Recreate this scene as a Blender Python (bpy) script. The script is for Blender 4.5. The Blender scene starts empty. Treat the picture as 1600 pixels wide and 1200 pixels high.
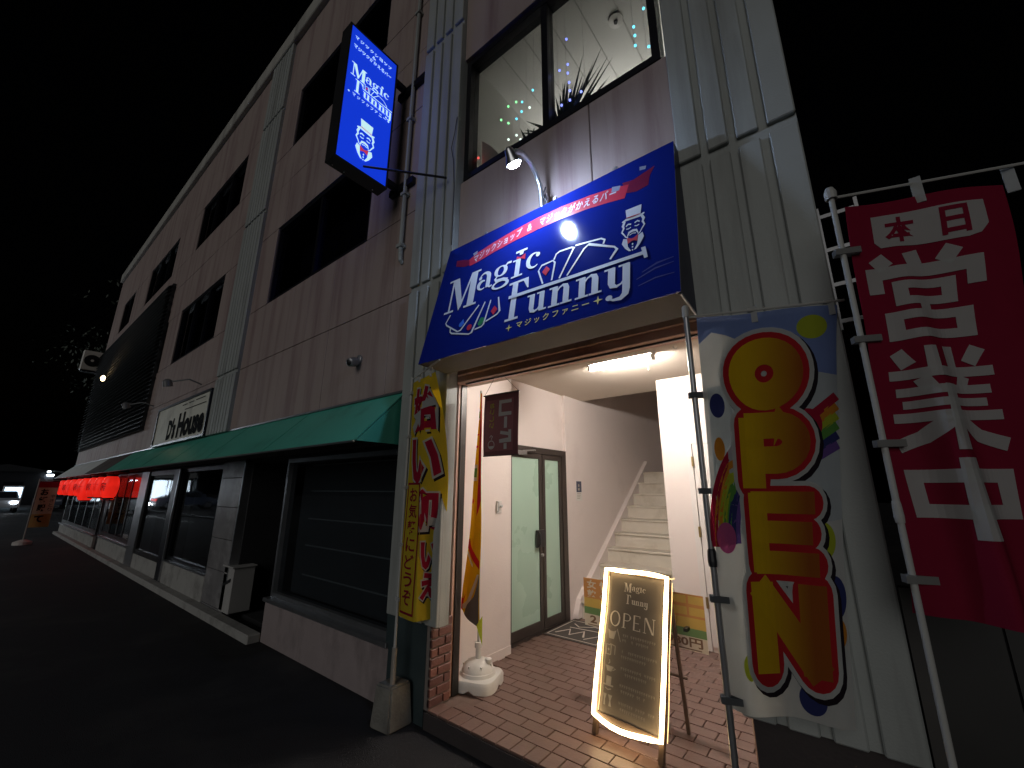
import bpy, bmesh, math, random
from mathutils import Vector, Matrix
from mathutils.geometry import tessellate_polygon

random.seed(7)
sc = bpy.context.scene
COL = sc.collection
R = math.radians

# ------------------------------------------------------------------ camera, sky, sun, exposure
cam = bpy.data.cameras.new('camera')
cam.sensor_width = 36.0
cam.lens = 36.0 * 645.0 / 1600.0
cam.clip_start = 0.05
cam.clip_end = 2000
cam_o = bpy.data.objects.new('camera', cam)
COL.objects.link(cam_o)
cam_o.location = (0, -2.262, 1.6)
cam_o.rotation_euler = (Matrix.Rotation(R(38.4), 4, 'Z') @ Matrix.Rotation(R(90 + 14.45), 4, 'X') @ Matrix.Rotation(R(0.18), 4, 'Z')).to_euler()
sc.camera = cam_o

world = bpy.data.worlds.new('World')
sc.world = world
world.use_nodes = True
wn = world.node_tree
bg = wn.nodes['Background']
sky = wn.nodes.new('ShaderNodeTexSky')
sky.sky_type = 'NISHITA'
sky.sun_disc = False
sky.sun_elevation = R(-4)
sky.sun_rotation = R(160)
wn.links.new(sky.outputs[0], bg.inputs[0])
bg.inputs[1].default_value = 0.012

sun = bpy.data.lights.new('sun', 'SUN')           # the even glow of the night street on the front
sun.energy = 0.40
sun.angle = R(35)
sun.color = (1.0, 0.98, 0.94)
sun_o = bpy.data.objects.new('sun', sun)
COL.objects.link(sun_o)
sun_o.rotation_euler = Vector((-0.25, 1.0, -0.32)).to_track_quat('-Z', 'Y').to_euler()

vs = sc.view_settings
vs.view_transform = 'Standard'
vs.look = 'None'
vs.exposure = 0.0
vs.gamma = 1.0
vs.use_curve_mapping = False
sc.cycles.use_denoising = True
sc.cycles.max_bounces = 8
sc.cycles.transparent_max_bounces = 16
sc.cycles.sample_clamp_indirect = 4.0
sc.cycles.caustics_reflective = False
sc.cycles.caustics_refractive = False

# ------------------------------------------------------------------ materials
MATS = {}


def mat(name, col, rough=0.6, var=0.12, scale=6.0, bump=0.0, bscale=60.0, metal=0.0, spec=0.5, stretch=(1, 1, 1), stain=None, coat=0.0):
    m = bpy.data.materials.new(name)
    m.use_nodes = True
    nt = m.node_tree
    b = nt.nodes['Principled BSDF']
    b.inputs['Roughness'].default_value = rough
    b.inputs['Metallic'].default_value = metal
    b.inputs['Specular IOR Level'].default_value = spec
    b.inputs['Coat Weight'].default_value = coat
    tc = nt.nodes.new('ShaderNodeTexCoord')
    geo = nt.nodes.new('ShaderNodeNewGeometry')
    mp = nt.nodes.new('ShaderNodeMapping')
    mp.inputs['Scale'].default_value = stretch
    nt.links.new(geo.outputs['Position'], mp.inputs['Vector'])
    n = nt.nodes.new('ShaderNodeTexNoise')
    n.inputs['Scale'].default_value = scale
    n.inputs['Detail'].default_value = 6
    nt.links.new(mp.outputs[0], n.inputs['Vector'])
    mix = nt.nodes.new('ShaderNodeMix')
    mix.data_type = 'RGBA'
    a = [max(0, c * (1 - var)) for c in col]
    c2 = [min(1, c * (1 + var)) for c in col]
    mix.inputs[6].default_value = (*a, 1)
    mix.inputs[7].default_value = (*c2, 1)
    nt.links.new(n.outputs['Fac'], mix.inputs[0])
    out = mix.outputs[2]
    if stain:
        scol, ssc, sstr, lo, hi = stain
        mp2 = nt.nodes.new('ShaderNodeMapping')
        mp2.inputs['Scale'].default_value = sstr
        nt.links.new(geo.outputs['Position'], mp2.inputs['Vector'])
        n2 = nt.nodes.new('ShaderNodeTexNoise')
        n2.inputs['Scale'].default_value = ssc
        n2.inputs['Detail'].default_value = 8
        n2.inputs['Roughness'].default_value = 0.65
        nt.links.new(mp2.outputs[0], n2.inputs['Vector'])
        rp = nt.nodes.new('ShaderNodeMapRange')
        rp.inputs[1].default_value = lo
        rp.inputs[2].default_value = hi
        nt.links.new(n2.outputs['Fac'], rp.inputs[0])
        mx = nt.nodes.new('ShaderNodeMix')
        mx.data_type = 'RGBA'
        nt.links.new(rp.outputs[0], mx.inputs[0])
        nt.links.new(out, mx.inputs[6])
        mx.inputs[7].default_value = (*scol, 1)
        out = mx.outputs[2]
    nt.links.new(out, b.inputs['Base Color'])
    rr = nt.nodes.new('ShaderNodeMapRange')
    rr.inputs[3].default_value = rough * 0.85
    rr.inputs[4].default_value = min(1, rough * 1.15)
    nt.links.new(n.outputs['Fac'], rr.inputs[0])
    nt.links.new(rr.outputs[0], b.inputs['Roughness'])
    if bump > 0:
        n3 = nt.nodes.new('ShaderNodeTexNoise')
        n3.inputs['Scale'].default_value = bscale
        n3.inputs['Detail'].default_value = 5
        nt.links.new(geo.outputs['Position'], n3.inputs['Vector'])
        bp = nt.nodes.new('ShaderNodeBump')
        bp.inputs['Strength'].default_value = bump
        bp.inputs['Distance'].default_value = 0.01
        nt.links.new(n3.outputs['Fac'], bp.inputs['Height'])
        nt.links.new(bp.outputs[0], b.inputs['Normal'])
    MATS[name] = m
    return m


def emit(name, col, strength):
    m = bpy.data.materials.new(name)
    m.use_nodes = True
    nt = m.node_tree
    b = nt.nodes['Principled BSDF']
    b.inputs['Base Color'].default_value = (*[min(1, c) for c in col], 1)
    b.inputs['Emission Color'].default_value = (*col, 1)
    b.inputs['Emission Strength'].default_value = strength
    b.inputs['Roughness'].default_value = 0.4
    MATS[name] = m
    return m


def cloth(name, col, trans=0.52, var=0.06, grad=None):
    """thin printed fabric: diffuse and translucent; grad=(col2, attribute name) for a printed fade"""
    m = bpy.data.materials.new(name)
    m.use_nodes = True
    nt = m.node_tree
    for n in list(nt.nodes):
        nt.nodes.remove(n)
    o = nt.nodes.new('ShaderNodeOutputMaterial')
    d = nt.nodes.new('ShaderNodeBsdfDiffuse')
    t = nt.nodes.new('ShaderNodeBsdfTranslucent')
    mx = nt.nodes.new('ShaderNodeMixShader')
    mx.inputs[0].default_value = trans
    geo = nt.nodes.new('ShaderNodeNewGeometry')
    n = nt.nodes.new('ShaderNodeTexNoise')
    n.inputs['Scale'].default_value = 14
    n.inputs['Detail'].default_value = 5
    nt.links.new(geo.outputs['Position'], n.inputs['Vector'])
    mix = nt.nodes.new('ShaderNodeMix')
    mix.data_type = 'RGBA'
    mix.inputs[6].default_value = (*[c * (1 - var) for c in col], 1)
    mix.inputs[7].default_value = (*[min(1, c * (1 + var)) for c in col], 1)
    nt.links.new(n.outputs['Fac'], mix.inputs[0])
    src = mix.outputs[2]
    if grad:
        at = nt.nodes.new('ShaderNodeAttribute')
        at.attribute_name = 'fade'
        m2 = nt.nodes.new('ShaderNodeMix')
        m2.data_type = 'RGBA'
        nt.links.new(at.outputs['Fac'], m2.inputs[0])
        nt.links.new(src, m2.inputs[6])
        m2.inputs[7].default_value = (*grad, 1)
        src = m2.outputs[2]
    wv = nt.nodes.new('ShaderNodeTexNoise')
    wv.inputs['Scale'].default_value = 900
    nt.links.new(geo.outputs['Position'], wv.inputs['Vector'])
    bp = nt.nodes.new('ShaderNodeBump')
    bp.inputs['Strength'].default_value = 0.25
    bp.inputs['Distance'].default_value = 0.001
    nt.links.new(wv.outputs['Fac'], bp.inputs['Height'])
    for s in (d, t):
        nt.links.new(src, s.inputs['Color'])
        nt.links.new(bp.outputs[0], s.inputs['Normal'])
    nt.links.new(d.outputs[0], mx.inputs[1])
    nt.links.new(t.outputs[0], mx.inputs[2])
    nt.links.new(mx.outputs[0], o.inputs['Surface'])
    MATS[name] = m
    return m


def glass(name, tint, refl=0.12, rough=0.03):
    """window pane: clear with a Fresnel reflection"""
    m = bpy.data.materials.new(name)
    m.use_nodes = True
    nt = m.node_tree
    for n in list(nt.nodes):
        nt.nodes.remove(n)
    o = nt.nodes.new('ShaderNodeOutputMaterial')
    t = nt.nodes.new('ShaderNodeBsdfTransparent')
    t.inputs[0].default_value = (*tint, 1)
    g = nt.nodes.new('ShaderNodeBsdfGlossy')
    g.inputs['Roughness'].default_value = rough
    fr = nt.nodes.new('ShaderNodeFresnel')
    fr.inputs[0].default_value = 1.5
    ad = nt.nodes.new('ShaderNodeMath')
    ad.operation = 'ADD'
    ad.use_clamp = True
    ad.inputs[1].default_value = refl
    n = nt.nodes.new('ShaderNodeTexNoise')
    n.inputs['Scale'].default_value = 3.0
    geo = nt.nodes.new('ShaderNodeNewGeometry')
    # the rear face of the pane must not act as the inside of solid glass
    ir = nt.nodes.new('ShaderNodeMapRange')
    ir.inputs[3].default_value = 1.5
    ir.inputs[4].default_value = 0.6667
    nt.links.new(geo.outputs['Backfacing'], ir.inputs[0])
    nt.links.new(ir.outputs[0], fr.inputs[0])
    nt.links.new(fr.outputs[0], ad.inputs[0])
    nt.links.new(geo.outputs['Position'], n.inputs['Vector'])
    bp = nt.nodes.new('ShaderNodeBump')
    bp.inputs['Strength'].default_value = 0.06
    bp.inputs['Distance'].default_value = 0.02
    nt.links.new(n.outputs['Fac'], bp.inputs['Height'])
    nt.links.new(bp.outputs[0], g.inputs['Normal'])
    mx = nt.nodes.new('ShaderNodeMixShader')
    nt.links.new(ad.outputs[0], mx.inputs[0])
    nt.links.new(t.outputs[0], mx.inputs[1])
    nt.links.new(g.outputs[0], mx.inputs[2])
    nt.links.new(mx.outputs[0], o.inputs['Surface'])
    MATS[name] = m
    return m


mat('asphalt', (0.020, 0.0195, 0.021), 0.8, 0.6, 4.0, 1.0, 150, spec=0.25, stain=((0.05, 0.046, 0.043), 0.55, (1, 1, 1), 0.5, 0.72))
mat('pink_panel', (0.345, 0.272, 0.252), 0.65, 0.13, 1.3, 0.12, 90, stain=((0.20, 0.125, 0.13), 1.3, (3.2, 3.2, 0.22), 0.47, 0.74))
mat('wall_core', (0.12, 0.09, 0.09), 0.9)
mat('grey_precast', (0.34, 0.36, 0.35), 0.6, 0.12, 3.0, 0.15, 120, stain=((0.20, 0.205, 0.195), 1.0, (4, 4, 0.35), 0.48, 0.76))
mat('parapet', (0.40, 0.39, 0.36), 0.7, 0.15, 3.0, 0.1, stain=((0.2, 0.19, 0.18), 1.0, (3, 3, 0.3), 0.5, 0.75))
mat('dark_frame', (0.022, 0.022, 0.028), 0.35, 0.2, 8.0, metal=0.6)
mat('black_alu', (0.03, 0.028, 0.027), 0.4, 0.2, metal=0.5)
mat('alu', (0.55, 0.56, 0.58), 0.3, 0.1, 10, metal=0.9)
mat('steel', (0.42, 0.43, 0.45), 0.35, 0.15, 10, metal=0.9)
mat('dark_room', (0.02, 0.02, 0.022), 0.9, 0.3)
mat('blind_grey', (0.20, 0.19, 0.20), 0.7, 0.25, 3.0)
mat('blind_line', (0.7, 0.68, 0.68), 0.6)
mat('dark_curtain', (0.14, 0.14, 0.15), 0.9, 0.2, 3.0, stretch=(9, 9, 0.3))
mat('bulkhead', (0.30, 0.25, 0.25), 0.7, 0.15, 3.0, 0.2, 90, stain=((0.17, 0.14, 0.14), 1.5, (2, 2, 1), 0.5, 0.75))
mat('concrete', (0.34, 0.335, 0.32), 0.85, 0.22, 5.0, 0.4, 70, stain=((0.17, 0.165, 0.155), 3, (1, 1, 1), 0.5, 0.72))
mat('marble', (0.20, 0.195, 0.20), 0.25, 0.45, 3.5, 0.02, stain=((0.36, 0.35, 0.36), 2.2, (1, 1, 1.6), 0.5, 0.75))
mat('teal_tile', (0.035, 0.052, 0.056), 0.45, 0.3, 6, 0.15, 60)
mat('step_dark', (0.045, 0.036, 0.036), 0.8, 0.3, 6, 0.3)
mat('awning_green', (0.07, 0.40, 0.30), 0.36, 0.2, 1.5, 0.10, 14, stain=((0.04, 0.24, 0.18), 1.6, (2.5, 2.5, 0.5), 0.52, 0.8))
mat('awning_brown', (0.06, 0.04, 0.03), 0.6)
mat('awning_white', (0.6, 0.62, 0.62), 0.6)
mat('soffit', (0.09, 0.09, 0.09), 0.8)
mat('plaster', (0.74, 0.66, 0.63), 0.6, 0.045, 3.0, 0.12, 70, stain=((0.62, 0.54, 0.51), 1.4, (1, 1, 1), 0.55, 0.85))
mat('ceiling_paint', (0.74, 0.66, 0.57), 0.7, 0.05, 3.0, 0.05)
mat('stair_paint', (0.62, 0.565, 0.485), 0.6, 0.12, 5.0, 0.1, 60, stain=((0.42, 0.37, 0.29), 2.5, (1, 1, 1), 0.52, 0.75))
mat('copper_frame', (0.72, 0.47, 0.39), 0.42, 0.12, 4.0, 0.06, stretch=(1, 1, 3), stain=((0.42, 0.23, 0.18), 4.0, (1, 1, 0.6), 0.55, 0.75))
for i, cc in enumerate([(0.148, 0.087, 0.072), (0.154, 0.090, 0.075), (0.142, 0.083, 0.069), (0.16, 0.096, 0.079)]):
    mat('floor_tile_%d' % i, cc, 0.42, 0.22, 14, 0.15, 60)
mat('floor_grout', (0.165, 0.11, 0.09), 0.9, 0.2, 20)
for i, cc in enumerate([(0.15, 0.062, 0.052), (0.19, 0.075, 0.058), (0.12, 0.05, 0.044)]):
    mat('brick_%d' % i, cc, 0.55, 0.3, 16, 0.3, 60)
mat('mortar', (0.20, 0.17, 0.155), 0.9, 0.2, 20)
mat('mint_glass', (0.40, 0.56, 0.46), 0.28, 0.07, 1.6, 0.02)
mat('bronze', (0.062, 0.05, 0.045), 0.4, 0.2, 6, metal=0.4)
mat('white_plastic', (0.62, 0.60, 0.57), 0.4, 0.08, 8, 0.05)
mat('white_paint', (0.72, 0.68, 0.66), 0.5, 0.06, 4)
mat('brass', (0.45, 0.32, 0.14), 0.35, metal=0.9)
mat('sign_blue', (0.008, 0.018, 0.20), 0.11, 0.10, 2.0, spec=0.6)
mat('sign_navy', (0.014, 0.016, 0.05), 0.5)
mat('sign_white', (0.62, 0.66, 0.74), 0.35, 0.04)
mat('sign_red', (0.50, 0.035, 0.07), 0.35, 0.15)
mat('sign_dark_red', (0.17, 0.012, 0.05), 0.35, 0.2)
mat('sign_green', (0.03, 0.22, 0.09), 0.35)
mat('sign_bright_blue', (0.04, 0.16, 0.75), 0.35)
mat('sign_yellow', (0.70, 0.62, 0.20), 0.35)
mat('sign_pale', (0.25, 0.28, 0.40), 0.35)
mat('sign_gloss_line', (0.05, 0.06, 0.26), 0.3)
mat('sign_under', (0.20, 0.20, 0.20), 0.7)
mat('black_plastic', (0.018, 0.018, 0.02), 0.4)
mat('chalkboard', (0.13, 0.11, 0.092), 0.6, 0.25, 6.0)
mat('chalk', (0.62, 0.57, 0.50), 0.8, 0.2, 30)
mat('chalk_dim', (0.36, 0.33, 0.29), 0.8, 0.2, 30)
mat('board_wood', (0.10, 0.065, 0.045), 0.5, 0.3, 10)
mat('poster_orange', (0.62, 0.30, 0.11), 0.5)
mat('poster_yellow', (0.66, 0.47, 0.13), 0.5)
mat('poster_green', (0.16, 0.30, 0.13), 0.5)
mat('poster_white', (0.70, 0.64, 0.56), 0.5)
mat('poster_text', (0.20, 0.12, 0.08), 0.5)
mat('poster_navy', (0.05, 0.06, 0.10), 0.5, 0.5, 60)
mat('pole_steel', (0.35, 0.35, 0.36), 0.35, 0.1, 10, metal=0.7)
mat('pole_white', (0.42, 0.42, 0.40), 0.45, 0.06)
mat('pole_sleeve', (0.25, 0.23, 0.20), 0.6, 0.2)
cloth('cloth_red', (0.34, 0.022, 0.06))
cloth('cloth_tab', (0.34, 0.34, 0.33))
cloth('cloth_white', (0.62, 0.63, 0.62))
cloth('cloth_sky', (0.22, 0.30, 0.58))
cloth('cloth_pale', (0.52, 0.57, 0.60))
cloth('cloth_yellow', (0.70, 0.55, 0.05))
cloth('cloth_gold', (0.78, 0.55, 0.02), grad=(0.40, 0.12, 0.025))
cloth('cloth_letter_red', (0.55, 0.03, 0.04))
cloth('cloth_crimson', (0.45, 0.022, 0.06))
cloth('cloth_dark', (0.03, 0.022, 0.03))
cloth('cloth_navy', (0.05, 0.06, 0.20))
cloth('cloth_lime', (0.48, 0.55, 0.05))
cloth('cloth_green', (0.14, 0.36, 0.08))
cloth('cloth_orange', (0.68, 0.28, 0.04))
cloth('cloth_pink', (0.60, 0.12, 0.32))
cloth('cloth_violet', (0.18, 0.10, 0.36))
cloth('cloth_grey', (0.16, 0.17, 0.18))
cloth('cloth_brown', (0.16, 0.075, 0.08), 0.3)
cloth('cloth_brown_light', (0.27, 0.115, 0.125), 0.3)
cloth('cloth_maroon_text', (0.32, 0.02, 0.05))
cloth('cloth_cream', (0.62, 0.55, 0.42))
cloth('cloth_tan', (0.60, 0.40, 0.16))
glass('shop_glass', (0.62, 0.66, 0.68), 0.10)
glass('upper_glass', (0.75, 0.75, 0.75), 0.03)
glass('dark_glass', (0.38, 0.38, 0.42), 0.03)
emit('tube_light', (1.0, 0.91, 0.82), 570.0)
emit('shop_tube', (0.80, 0.92, 1.0), 26.0)
emit('led_warm', (1.0, 0.72, 0.36), 12.0)
emit('thin_glow', (1.0, 0.72, 0.36), 1.1)
emit('led_lamp', (0.55, 0.70, 1.0), 620.0)
emit('blade_face', (0.004, 0.035, 0.60), 1.0)
emit('blade_print', (0.62, 0.95, 1.0), 0.85)
emit('blade_red', (0.75, 0.06, 0.12), 0.6)
emit('lantern_red', (1.0, 0.022, 0.012), 0.85)
def lantern_paper():
    m = MATS['lantern_red']
    nt = m.node_tree
    b = nt.nodes['Principled BSDF']
    geo = nt.nodes.new('ShaderNodeNewGeometry')
    w = nt.nodes.new('ShaderNodeTexWave')
    w.bands_direction = 'Z'
    w.inputs['Scale'].default_value = 11.5
    nt.links.new(geo.outputs['Position'], w.inputs['Vector'])
    n = nt.nodes.new('ShaderNodeTexNoise')
    n.inputs['Scale'].default_value = 5
    nt.links.new(geo.outputs['Position'], n.inputs['Vector'])
    mu = nt.nodes.new('ShaderNodeMath')
    mu.operation = 'MULTIPLY'
    nt.links.new(w.outputs['Fac'], mu.inputs[0])
    nt.links.new(n.outputs['Fac'], mu.inputs[1])
    r = nt.nodes.new('ShaderNodeMapRange')
    r.inputs[1].default_value = 0.0
    r.inputs[2].default_value = 0.6
    r.inputs[3].default_value = 0.28
    r.inputs[4].default_value = 1.05
    nt.links.new(mu.outputs[0], r.inputs[0])
    nt.links.new(r.outputs[0], b.inputs['Emission Strength'])


lantern_paper()
emit('lantern_print', (0.25, 0.0, 0.0), 0.6)
emit('street_white', (0.75, 0.88, 1.0), 26.0)
emit('street_warm', (1.0, 0.72, 0.40), 12.0)
emit('vending_face', (0.55, 0.80, 1.0), 5.0)
emit('shop_light', (0.72, 0.86, 1.0), 3.2)
emit('car_light', (0.85, 0.93, 1.0), 30.0)
emit('tail_light', (1.0, 0.03, 0.02), 3.0)
emit('room_lamp', (1.0, 0.93, 0.82), 5.0)
emit('window_warm', (1.0, 0.75, 0.45), 0.8)
for nm, cc in (('bulb_red', (1, 0.10, 0.08)), ('bulb_green', (0.25, 1, 0.35)), ('bulb_cyan', (0.15, 0.75, 1)), ('bulb_blue', (0.22, 0.28, 1)), ('bulb_white', (0.8, 1, 0.9))):
    emit(nm, cc, 4.0)
mat('room_wall', (0.60, 0.60, 0.57), 0.8, 0.06, 2)
mat('room_ceiling', (0.62, 0.62, 0.59), 0.8, 0.05, 2)
mat('room_line', (0.46, 0.45, 0.43), 0.9)
mat('agave', (0.035, 0.05, 0.045), 0.5, 0.3, 12)
mat('leaf_dark', (0.022, 0.034, 0.02), 0.6, 0.4, 8)
mat('bark', (0.05, 0.04, 0.035), 0.9)
mat('lattice_dark', (0.03, 0.032, 0.03), 0.6, 0.4, 4)
mat('house_sign', (0.62, 0.61, 0.52), 0.6, 0.14, 3.0, stain=((0.26, 0.25, 0.21), 2.0, (1, 1, 1), 0.5, 0.8))
mat('black_letter', (0.008, 0.009, 0.010), 0.8, spec=0.05)
mat('lamp_grey', (0.25, 0.25, 0.26), 0.4, metal=0.5)
mat('car_paint', (0.35, 0.36, 0.38), 0.3, 0.05, coat=0.5)
mat('car_paint_dark', (0.05, 0.06, 0.09), 0.3, 0.05, coat=0.5)
mat('car_glass', (0.015, 0.017, 0.02), 0.08)
mat('rubber', (0.02, 0.02, 0.02), 0.8)
mat('house_wall', (0.03, 0.03, 0.034), 0.8)
mat('roof_dark', (0.02, 0.02, 0.022), 0.7)
mat('mat_dark', (0.06, 0.05, 0.045), 0.9, 0.4, 40)
mat('mat_line', (0.58, 0.50, 0.44), 0.9)
mat('gate_dark', (0.018, 0.017, 0.016), 0.5, 0.3, 5)
mat('gate_frame', (0.05, 0.046, 0.042), 0.5, 0.3, 5)
mat('paper', (0.7, 0.68, 0.64), 0.7)
mat('paper_grey', (0.40, 0.39, 0.38), 0.6, 0.12, 4)
mat('lantern_black', (0.02, 0.015, 0.015), 0.5)
mat('weight_concrete', (0.20, 0.19, 0.165), 0.9, 0.3, 6.0, 0.6, 60, stain=((0.10, 0.095, 0.085), 4, (1, 1, 1), 0.48, 0.7))
mat('kerb', (0.25, 0.25, 0.25), 0.8, 0.2)
mat('road_white', (0.6, 0.6, 0.58), 0.8, 0.2)
mat('pot', (0.10, 0.09, 0.085), 0.7)


# ------------------------------------------------------------------ mesh helpers
class MB:
    def __init__(s):
        s.v = []
        s.f = []
        s.smooth = False

    def add(s, vs_, fs):
        o = len(s.v)
        s.v += [tuple(v) for v in vs_]
        s.f += [tuple(i + o for i in f) for f in fs]
        return s

    def box(s, x0, x1, y0, y1, z0, z1, b=0.0):
        if b <= 0:
            v = [(x, y, z) for x in (x0, x1) for y in (y0, y1) for z in (z0, z1)]
            return s.add(v, [(0, 1, 3, 2), (4, 6, 7, 5), (0, 4, 5, 1), (2, 3, 7, 6), (0, 2, 6, 4), (1, 5, 7, 3)])
        bm = bmesh.new()
        bmesh.ops.create_cube(bm, size=1)
        for v in bm.verts:
            v.co = Vector(((x0 + x1) / 2 + v.co.x * (x1 - x0), (y0 + y1) / 2 + v.co.y * (y1 - y0), (z0 + z1) / 2 + v.co.z * (z1 - z0)))
        bmesh.ops.bevel(bm, geom=bm.edges[:], offset=b, segments=1, affect='EDGES')
        bm.verts.index_update()
        s.add([v.co[:] for v in bm.verts], [[v.index for v in f.verts] for f in bm.faces])
        bm.free()
        return s

    def tube(s, pts, r, n=8, closed=False, cap=True):
        pts = [Vector(p) for p in pts]
        rs = r if isinstance(r, (list, tuple)) else [r] * len(pts)
        rings = []
        ref = None
        m = len(pts)
        for i, p in enumerate(pts):
            if closed:
                t = pts[(i + 1) % m] - pts[i - 1]
            else:
                t = pts[min(i + 1, m - 1)] - pts[max(i - 1, 0)]
            t.normalize()
            if ref is None:
                ref = Vector((0, 0, 1)) if abs(t.z) < 0.9 else Vector((1, 0, 0))
            a = t.cross(ref).normalized()
            b = a.cross(t).normalized()
            ref = b
            rings.append([p + (a * math.cos(2 * math.pi * k / n) + b * math.sin(2 * math.pi * k / n)) * rs[i] for k in range(n)])
        v = [q for rg in rings for q in rg]
        f = []
        for i in range(m if closed else m - 1):
            for k in range(n):
                a0, a1 = i * n + k, i * n + (k + 1) % n
                j = ((i + 1) % m) * n
                f.append((a0, a1, j + (k + 1) % n, j + k))
        if cap and not closed:
            f.append(tuple(range(n - 1, -1, -1)))
            f.append(tuple((m - 1) * n + k for k in range(n)))
        return s.add(v, f)

    def lathe(s, prof, n=20, c=(0, 0, 0), axis=None):
        q = Vector((0, 0, 1)).rotation_difference(Vector(axis).normalized()) if axis else None
        v = []
        for r, z in prof:
            for k in range(n):
                p = Vector((r * math.cos(2 * math.pi * k / n), r * math.sin(2 * math.pi * k / n), z))
                if q:
                    p = q @ p
                v.append(p + Vector(c))
        f = []
        for i in range(len(prof) - 1):
            for k in range(n):
                f.append((i * n + k, i * n + (k + 1) % n, (i + 1) * n + (k + 1) % n, (i + 1) * n + k))
        f.append(tuple(range(n - 1, -1, -1)))
        f.append(tuple((len(prof) - 1) * n + k for k in range(n)))
        return s.add(v, f)

    def prism(s, poly, axis, a0, a1):
        """poly in the two other axes (in order), extruded along axis"""
        n = len(poly)
        v = []
        for a in (a0, a1):
            for p in poly:
                q = list(p)
                q.insert(axis, a)
                v.append(q)
        f = [tuple(range(n)), tuple(range(2 * n - 1, n - 1, -1))]
        for i in range(n):
            j = (i + 1) % n
            f.append((i, j, n + j, n + i))
        return s.add(v, f)

    def sphere(s, c, r, n=8, m=6, sq=(1, 1, 1)):
        prof = [(max(1e-4, r * math.sin(math.pi * i / m)), -r * math.cos(math.pi * i / m)) for i in range(m + 1)]
        t = MB().lathe(prof, n)
        return s.add([(c[0] + v[0] * sq[0], c[1] + v[1] * sq[1], c[2] + v[2] * sq[2]) for v in t.v], t.f)

    def mesh(s, name):
        me = bpy.data.meshes.new(name)
        me.from_pydata(s.v, [], s.f)
        bm = bmesh.new()
        bm.from_mesh(me)
        bmesh.ops.recalc_face_normals(bm, faces=bm.faces[:])
        if s.smooth:
            for f in bm.faces:
                f.smooth = True
            for e in bm.edges:
                if len(e.link_faces) == 2 and e.calc_face_angle(0) > R(38):
                    e.smooth = False
        bm.to_mesh(me)
        bm.free()
        return me

    def build(s, name, m, parent=None, smooth=False):
        s.smooth = smooth
        return link(name, s.mesh(name), m, parent)


def link(name, me, m, parent=None):
    if m and not me.materials:
        me.materials.append(MATS[m] if isinstance(m, str) else m)
    o = bpy.data.objects.new(name, me)
    COL.objects.link(o)
    if parent is not None:
        o.parent = parent
        o.matrix_parent_inverse = MPI.get(parent.name, Matrix())
    return o


MPI = {}


def tag(o, label, cat, group=None):
    o['label'] = label
    o['category'] = cat
    if group:
        o['group'] = group
    return o


def thing(name, label, cat, loc=(0, 0, 0), group=None):
    o = bpy.data.objects.new(name, None)
    o.empty_display_size = 0.1
    COL.objects.link(o)
    o.location = loc
    MPI[o.name] = Matrix.Translation(-Vector(loc))
    return tag(o, label, cat, group)


def struct(o):
    o['kind'] = 'structure'
    return o


def copy_thing(src, delta, label, rotz=None):
    c = src.copy()
    COL.objects.link(c)
    c.location = src.location + Vector(delta)
    c['label'] = label
    for ch in list(src.children):
        d = ch.copy()
        COL.objects.link(d)
        d.parent = c
        for g in list(ch.children):
            e = g.copy()
            COL.objects.link(e)
            e.parent = d
    return c


# ------------------------------------------------------------------ flat shapes and lettering
def poly(pts):
    tris = tessellate_polygon([[Vector((p[0], p[1], 0)) for p in pts]])
    return ([tuple(p) for p in pts], [tuple(t) for t in tris])


def circle(cx, cy, rx, ry=None, n=28):
    ry = rx if ry is None else ry
    return ([(cx + rx * math.cos(2 * math.pi * k / n), cy + ry * math.sin(2 * math.pi * k / n)) for k in range(n)], [tuple(range(n))])


def ribbon(pts, w, closed=False):
    """a stroke along pts; w is one width or one per point"""
    m = len(pts)
    ws = w if isinstance(w, (list, tuple)) else [w] * m
    L, Rr = [], []
    for i in range(m):
        a = pts[i - 1] if (closed or i > 0) else pts[i]
        b = pts[(i + 1) % m] if (closed or i < m - 1) else pts[i]
        dx, dy = b[0] - a[0], b[1] - a[1]
        l = math.hypot(dx, dy) or 1
        nx, ny = -dy / l, dx / l
        # mitre
        k = 1.0
        if 0 < i < m - 1 or closed:
            ux, uy = pts[i][0] - a[0], pts[i][1] - a[1]
            ul = math.hypot(ux, uy) or 1
            cs = abs((-uy / ul) * nx + (ux / ul) * ny)
            k = min(1.6, 1 / max(cs, 0.4))
        L.append((pts[i][0] + nx * ws[i] / 2 * k, pts[i][1] + ny * ws[i] / 2 * k))
        Rr.append((pts[i][0] - nx * ws[i] / 2 * k, pts[i][1] - ny * ws[i] / 2 * k))
    v = L + Rr
    f = [(i, (i + 1) % m, m + (i + 1) % m, m + i) for i in range(m if closed else m - 1)]
    return (v, f)


def arc(cx, cy, rx, ry, a0, a1, n=14):
    return [(cx + rx * math.cos(R(a0 + (a1 - a0) * k / n)), cy + ry * math.sin(R(a0 + (a1 - a0) * k / n))) for k in range(n + 1)]


def rect(x0, y0, x1, y1):
    return ([(x0, y0), (x1, y0), (x1, y1), (x0, y1)], [(0, 1, 2, 3)])


def xf(shapes, sx=1, sy=None, ox=0, oy=0, rot=0, shear=0):
    sy = sx if sy is None else sy
    c, s_ = math.cos(rot), math.sin(rot)
    out = []
    for v, f in shapes:
        nv = []
        for x, y in v:
            x2, y2 = (x + shear * y) * sx, y * sy
            nv.append((ox + x2 * c - y2 * s_, oy + x2 * s_ + y2 * c))
        out.append((nv, f))
    return out


TCACHE = {}


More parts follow.
